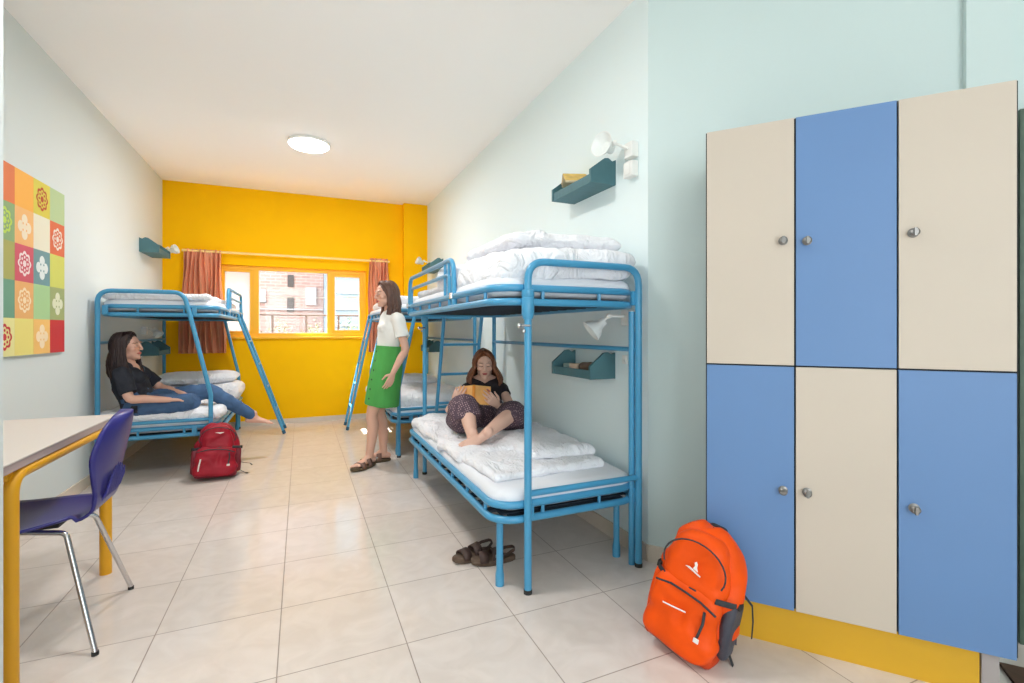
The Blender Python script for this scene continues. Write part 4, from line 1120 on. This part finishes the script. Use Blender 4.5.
hand(mb, wrL, (-.35, .10, -1), (-.35, .9, 0), (-1, 0, 0), .3, .92)
hand(mb, wrR, (-.2, -.05, -1), (-.3, -.9, 0), (-1, 0, 0), .3, .92)
HC = V((.695, 4.375, 1.525)); HF = V((-.97, -.20, -.06)); HU = V((-.04, 0, 1))
mb.chain([neck-V((0,0,.03)), lerp(neck, HC, .5)+V((.012, 0, 0)), HC+V((.02, 0, -.03))], [.052, .046, .048])
P_, ax_ = head(mb, HC, HF, HU, .98)
W1 = robj('person', mb, M['skin'], None, .0038, 5, loc=(.70, 4.43, 0))
tag(W1, 'woman standing by the bunks in a white blouse, green skirt and brown sandals, looking left', 'person')
paint(W1, (HC, ax_, .98), (216, 170, 148)); eyes(P_, ax_, .98, W1)
hairdo(P_, ax_, .98, W1, M['hair_brown'], .215, 5, n=110, front=72, wave=.016, forward=-.05, spread=.7)
mb = MB(); mb.chain([lerp(pel, waist, .72), waist+V((0,0,.03)), chest, lerp(chest, neck, .62), lerp(chest, neck, .93)], [(.116, .088), (.124, .096), (.146, .113), (.145, .086), (.072, .062)], side=LW, n=28, flat0=True)
mb.ell(chest+FW*.052+V((0,.062,.01)), (.062, .058, .058)); mb.ell(chest+FW*.052+V((0,-.062,.01)), (.062, .058, .058))
for s, e in ((shL, elL), (shR, elR)):
    d = (e-s); mb.chain([lerp(chest+V((0,0,.07)), s, .6), s, s+d*.30, s+d*.62], [.06, .058, .060, .066], flat1=True)
bl = robj('blouse', mb, M['blouse'], W1, .006, 3, disp=(.008, 9, (1, 1, .45))); vneck(bl, chest+FW*.09+V((0,0,.115)), FW, LW, .06, .065)
mb = MB(); mb.chain([waist+V((0,0,.0)), lerp(pel, waist, .4), pel+V((0,0,-.04)), V((.685, 4.42, .70)), V((.665, 4.425, .54))], [(.134, .105), (.156, .120), (.176, .136), (.182, .145), (.188, .150)], side=LW, n=32, flat0=True, flat1=True)
sk = robj('skirt', mb, M['skirt'], W1, .006, 2, disp=(.008, 5, (1.4, 1.4, .3)))
for k in range(6):
    z = 1.02-.082*k; c0 = V((.70, 4.41, z)); d0 = V((-.90, -.44, 0)).normalized(); o0 = WL[sk.name]
    hit, hp, hn, _ = sk.ray_cast(c0+d0*.5-o0, -d0)
    if hit: obj('button', MB().ell(hp+o0+hn*.001, (.004, .008, .009), (hn, hn.cross(V((0,0,1))).normalized(), V((0,0,1)))), M['button'], W1)
mb = MB()
mb.chain([V((.718, 4.405, 1.035)), V((.72, 4.405, 1.065))], [(.138, .109), (.138, .109)], side=LW, n=32, flat0=True, flat1=True); obj('waistband', mb, M['skirt'], W1)
for nm, ank, td, lf in (('sandal', aL, toeL, True), ('sandal', aR, toeR, False)):
    sub = bpy.data.objects.new('worn_sandal', None); C.objects.link(sub); sub.parent = W1; WL[sub.name] = V((0,0,0))
    sandal_parts(sub, M['sole2'], M['sandal2'], False, left=lf, worn=True)
    td = td.normalized(); ang = math.atan2(td.y, td.x); ctr = ank+td*.070; ctr.z = 0
    sub.location = ctr-WL[W1.name]; sub.rotation_euler = (0, 0, ang); sub.scale = (1.06, 1.08, .9)

# --- reading woman --------------------------------------------------
pel = V((1.27, 3.34, .565)); waist = V((1.30, 3.46, .64)); chest = V((1.335, 3.58, .735)); neck = V((1.365, 3.665, .835))
side = V((-.92, -.38, 0)).normalized()*-1
side = V((.93, -.33, .0)).normalized()
hipA, kA, aA = V((1.15, 3.33, .56)), V((.985, 2.985, .70)), V((.975, 2.835, .55))       # image left
hipB, kB, aB = V((1.36, 3.30, .56)), V((1.30, 2.96, .645)), V((1.055, 2.79, .565))       # image right
mb = MB(); torso(mb, pel, waist, chest, neck, side, .93)
limb(mb, hipA, kA, aA, [.085, .070, .052, .050, .034]); limb(mb, hipB, kB, aB, [.085, .070, .052, .050, .034])
foot(mb, aA+V((0,0,-.0)), V((-.35, -.90, -.22)), V((0, -.25, 1)), .95, inner=(1, 0, 0))
foot(mb, aB, V((-.88, -.42, -.22)), V((.2, -.75, .6)), .92, inner=(-1, 0, .3))
shA, elA, wrA = V((1.20, 3.60, .745)), V((1.005, 3.42, .625)), V((.965, 3.20, .685))
shB, elB, wrB = V((1.46, 3.54, .745)), V((1.455, 3.30, .61)), V((1.265, 3.115, .675))
for s, e, w_ in ((shA, elA, wrA), (shB, elB, wrB)):
    mb.chain([lerp(chest+V((0,0,.04)), s, .5), s], [.05, .044]); limb(mb, s, e, w_, [.043, .037, .032, .031, .021])
hand(mb, wrA, (.25, -.35, .85), (.4, .9, 0), (.9, -.3, .2), .42, .92, thumb_in=.6)
hand(mb, wrB, (-.75, -.2, .65), (-.2, .9, .3), (-.3, -.2, .9), .42, .92, thumb_in=.6)
HC = V((1.345, 3.61, .932)); HF = V((-.30, -.93, -.16)); HU = V((-.08, -.18, 1))
mb.chain([neck-V((0,-.01,.03)), lerp(neck, HC, .5)+V((.0, .01, -.01)), HC+V((0, .02, -.03))], [.050, .045, .047])
P_, ax_ = head(mb, HC, HF, HU, .97)
W2 = robj('person', mb, M['skin'], None, .0038, 5, loc=(1.27, 3.34, .45))
tag(W2, 'long-haired woman in patterned culottes sitting on the near lower bunk, reading a book', 'person')
paint(W2, (HC, ax_, .97), (224, 182, 162), closed=True)
hairdo(P_, ax_, .97, W2, M['hair_auburn'], .23, 8, n=120, front=62, wave=.014, spread=3.0, forward=.22)
mb = MB(); mb.chain([lerp(pel, waist, .0), waist, chest, lerp(chest, neck, .5), lerp(chest, neck, .72)], [(.145, .105), (.128, .098), (.138, .105), (.134, .083), (.095, .062)], side=side, n=26)
mb.ell(chest+V((.04, -.07, .02)), (.055, .05, .05)); mb.ell(chest+V((-.07, -.04, .02)), (.055, .05, .05))
for s, e in ((shA, elA), (shB, elB)):
    d = e-s; mb.chain([lerp(chest, s, .6), s, s+d*.35], [.056, .052, .052], flat1=True)
bl = robj('blouse', mb, M['black_top'], W2, .006, 3, disp=(.006, 12, (1, 1, 1))); vneck(bl, lerp(chest, neck, .22)+V((-.03, -.09, .03)), V((-.25, -.8, .5)), side, .07, .09)
mb = MB(); mb.chain([lerp(pel, waist, -.3), pel, lerp(pel, waist, .6)], [(.16, .115), (.17, .122), (.137, .105)], side=side, n=26)
mb.chain([hipA, lerp(hipA, kA, .55)+V((-.03, 0, -.01)), kA+V((-.015, .02, -.0)), kA+V((-.01, -.035, -.07))], [(.11, .10), (.118, .105), (.098, .085), (.105, .062)], side=(1, 0, 0), n=22, flat1=True)
mb.chain([hipB, lerp(hipB, kB, .55)+V((.03, 0, -.01)), kB+V((.02, .02, .0)), kB+V((-.045, -.04, -.035))], [(.11, .10), (.112, .10), (.095, .078), (.088, .06)], side=(.6, -.5, 0), n=22, flat1=True)
mb.ell(lerp(kA, hipA, .45)+V((-.06, -.0, -.05)), (.09, .16, .085))
mb.ell(lerp(kB, hipB, .4)+V((.06, -.0, -.03)), (.08, .14, .075))
robj('culottes', mb, M['culottes'], W2, .006, 3, disp=(.010, 8, (1, 1, 1)))
# her book
bc = V((1.085, 3.12, .765)); rgt = V((.93, -.37, 0)).normalized(); bup = V((.12, .30, .94)).normalized(); bn_ = rgt.cross(bup)     # toward the camera
if bn_.y > 0: bn_ = -bn_
t = thing('paperback_book', 'orange-covered paperback held open by the reading woman', 'book', bc)
def bookhalf(sgn, th0, th1, w, h):
    d = (rgt*sgn*.90-bn_*(-.0)+(-bn_)*.42).normalized(); n_ = d.cross(bup); n_ = n_ if n_.dot(bn_) > 0 else -n_
    o_ = bc-bup*h/2
    mb = MB(); mb.add([o_-n_*th0, o_+d*w-n_*th0, o_+d*w+bup*h-n_*th0, o_+bup*h-n_*th0, o_-n_*th1, o_+d*w-n_*th1, o_+d*w+bup*h-n_*th1, o_+bup*h-n_*th1],
                      [(0,1,2,3), (7,6,5,4), (0,4,5,1), (1,5,6,2), (2,6,7,3), (3,7,4,0)])
    return mb
for sgn in (-1, 1):
    obj('cover', bookhalf(sgn, 0, .002, .128, .132), M['book_cover'], t, smooth=False)
    mb = bookhalf(sgn, .002, .013, .124, .126); obj('page_block', mb, M['paper'], t, smooth=False)
mb = MB(); mb.tube([bc-bup*.066+bn_*.002, bc+bup*.066+bn_*.002], .010, 10, rb=.004, side=rgt); obj('spine', mb, M['book_spine'], t)

# --- woman on the left bunk ----------------------------------------
FL = V((.97, -.12, 0)).normalized()
pel = V((-1.23, 4.93, .60)); waist = V((-1.275, 4.93, .70)); chest = V((-1.30, 4.92, .80)); neck = V((-1.305, 4.91, .93)); side = V((.12, .97, 0)).normalized()
hipA, kA, aA = V((-1.17, 4.85, .58)), V((-.845, 4.80, .60)), V((-1.02, 4.98, .55))        # near leg, folded
hipB, kB, aB = V((-1.15, 5.02, .60)), V((-.75, 5.02, .66)), V((-.41, 5.10, .405))
mb = MB(); torso(mb, pel, waist, chest, neck, side, .97)
limb(mb, hipA, kA, aA, [.082, .070, .054, .050, .036]); limb(mb, hipB, kB, aB, [.082, .070, .052, .050, .034])
foot(mb, aB, V((.88, .05, -.10)), V((.2, 0, 1)), .9, inner=(0, -1, 0)); foot(mb, aA, V((-.4, .7, 0)), V((0, 0, 1)), .8, inner=(1, 0, 0))
shA, elA, wrA = V((-1.315, 4.775, .86)), V((-1.24, 4.70, .665)), V((-.99, 4.74, .635))
shB, elB, wrB = V((-1.275, 5.06, .86)), V((-1.13, 5.08, .71)), V((-.93, 4.94, .655))
for s, e, w_ in ((shA, elA, wrA), (shB, elB, wrB)):
    mb.chain([lerp(chest+V((0,0,.06)), s, .5), s], [.05, .046]); limb(mb, s, e, w_, [.045, .040, .034, .033, .022])
hand(mb, wrA, (1, .25, -.10), (0, 0, -1), (0, 1, 0), .25, .9); hand(mb, wrB, (.9, -.35, -.25), (0, 0, -1), (0, -1, 0), .3, .9)
HC = V((-1.305, 4.885, 1.068)); HF = V((.95, -.22, .10)); HU = V((-.10, 0, 1))
mb.chain([neck-V((0,0,.03)), lerp(neck, HC, .5)+V((-.01, 0, 0)), HC+V((-.015, 0, -.03))], [.054, .047, .049])
P_, ax_ = head(mb, HC, HF, HU, 1.0)
# neckline: collar bones and upper chest show in the V of the tee
W3 = robj('person', mb, M['skin'], None, .0038, 5, loc=(-1.2, 4.93, .5))
tag(W3, 'dark-haired woman in a black tee and blue jeans sitting on the left lower bunk', 'person')
paint(W3, (HC, ax_, 1.0), (220, 172, 152), lips=(196, 92, 88)); eyes(P_, ax_, 1.0, W3)
hairdo(P_, ax_, 1.0, W3, M['hair_black'], .26, 15, n=120, front=66, wave=.012, spread=1.3, forward=.10)
mb = MB(); mb.chain([lerp(pel, waist, -.2), waist, chest, lerp(chest, neck, .6), lerp(chest, neck, .86)], [(.168, .130), (.145, .118), (.150, .120), (.146, .092), (.085, .060)], side=side, n=26)
mb.ell(chest+FL*.065+V((0, .065, .02)), (.062, .058, .06)); mb.ell(chest+FL*.065+V((0, -.065, .02)), (.062, .058, .06))
for s, e in ((shA, elA), (shB, elB)):
    d = e-s; mb.chain([lerp(chest, s, .6), s, s+d*.4, s+d*.80], [.062, .060, .060, .060], flat1=True)
bl = robj('tee_shirt', mb, M['black_tee'], W3, .006, 3, disp=(.010, 10, (1, 1, 1))); vneck(bl, lerp(chest, neck, .0)+FL*.09+V((0,0,.035)), FL, side, .11, .075)
mb = MB(); mb.chain([lerp(pel, waist, -.4), pel, lerp(pel, waist, .5)], [(.165, .13), (.17, .13), (.15, .12)], side=side, n=24)
limb(mb, hipA, kA, lerp(kA, aA, .95), [.100, .086, .072, .066, .055]); limb(mb, hipB, kB, lerp(kB, aB, .93), [.100, .086, .068, .062, .048])
robj('jeans', mb, M['jeans'], W3, .006, 3, disp=(.007, 14, (1, 1, 1)))
SKY, SUN, LAMP, EXPO = 6.0, 40.0, 30.0, 0.25
# ------------------------------------------------------------------ light and camera
w = bpy.data.worlds.new('sky'); bpy.context.scene.world = w; w.use_nodes = True
bg = w.node_tree.nodes['Background']; bg.inputs[0].default_value = (.95, .97, 1.0, 1); bg.inputs[1].default_value = SKY
sd = bpy.data.lights.new('sun', 'SUN'); sd.energy = SUN; sd.angle = .009; sd.color = (1, .95, .86)
so = bpy.data.objects.new('sun', sd); C.objects.link(so)
so.rotation_euler = V((.62, -.66, -1.0)).to_track_quat('-Z', 'Y').to_euler()
def disc(name, x, y, e, r=.16):
    l = bpy.data.lights.new(name, 'AREA'); l.shape = 'DISK'; l.size = r*2; l.energy = e; l.color = (1, .97, .95)
    o = bpy.data.objects.new(name, l); C.objects.link(o); o.location = (x, y, H-.085); return o
disc('ceiling_lamp_light', .07, 4.96, LAMP)
ceiling_lamp(-.15, 2.2, 'round white flush ceiling lamp added out of view to fill the near half with light')  # added lamp, out of view, to brighten the middle of the room
disc('ceiling_lamp_light', -.15, 2.2, LAMP*.7)  # fill light of the added lamp
for nm, loc, rot, sz in (('portal_window', (-.055, YB+.27, 1.575), (-PI/2, 0, 0), (1.77, .91)), ('portal_front', ((FX0+FX1)/2, YF-T-.02, (FZ0+FZ1)/2), (PI/2, 0, 0), (FX1-FX0, FZ1-FZ0))):
    l = bpy.data.lights.new(nm, 'AREA'); l.shape = 'RECTANGLE'; l.size, l.size_y = sz; l.cycles.is_portal = True
    o = bpy.data.objects.new(nm, l); C.objects.link(o); o.location = loc; o.rotation_euler = rot
cd = bpy.data.cameras.new('camera'); cam = bpy.data.objects.new('camera', cd); C.objects.link(cam)
cd.sensor_width = 36; cd.lens = 480/1024*36; cd.clip_start = .05; cd.clip_end = 200
cd.shift_y = -(341.5-331)/1024
cam.location = (0, 0, 1.2); cam.rotation_euler = (PI/2, 0, -math.atan(211/480))
sc = bpy.context.scene; sc.camera = cam
sc.view_settings.view_transform = 'Standard'; sc.view_settings.look = 'None'; sc.view_settings.gamma = 1; sc.view_settings.use_curve_mapping = False
sc.view_settings.exposure = EXPO
sc.cycles.use_denoising = True; sc.cycles.max_bounces = 10; sc.cycles.diffuse_bounces = 8; sc.cycles.sample_clamp_indirect = 6; sc.cycles.transparent_max_bounces = 8
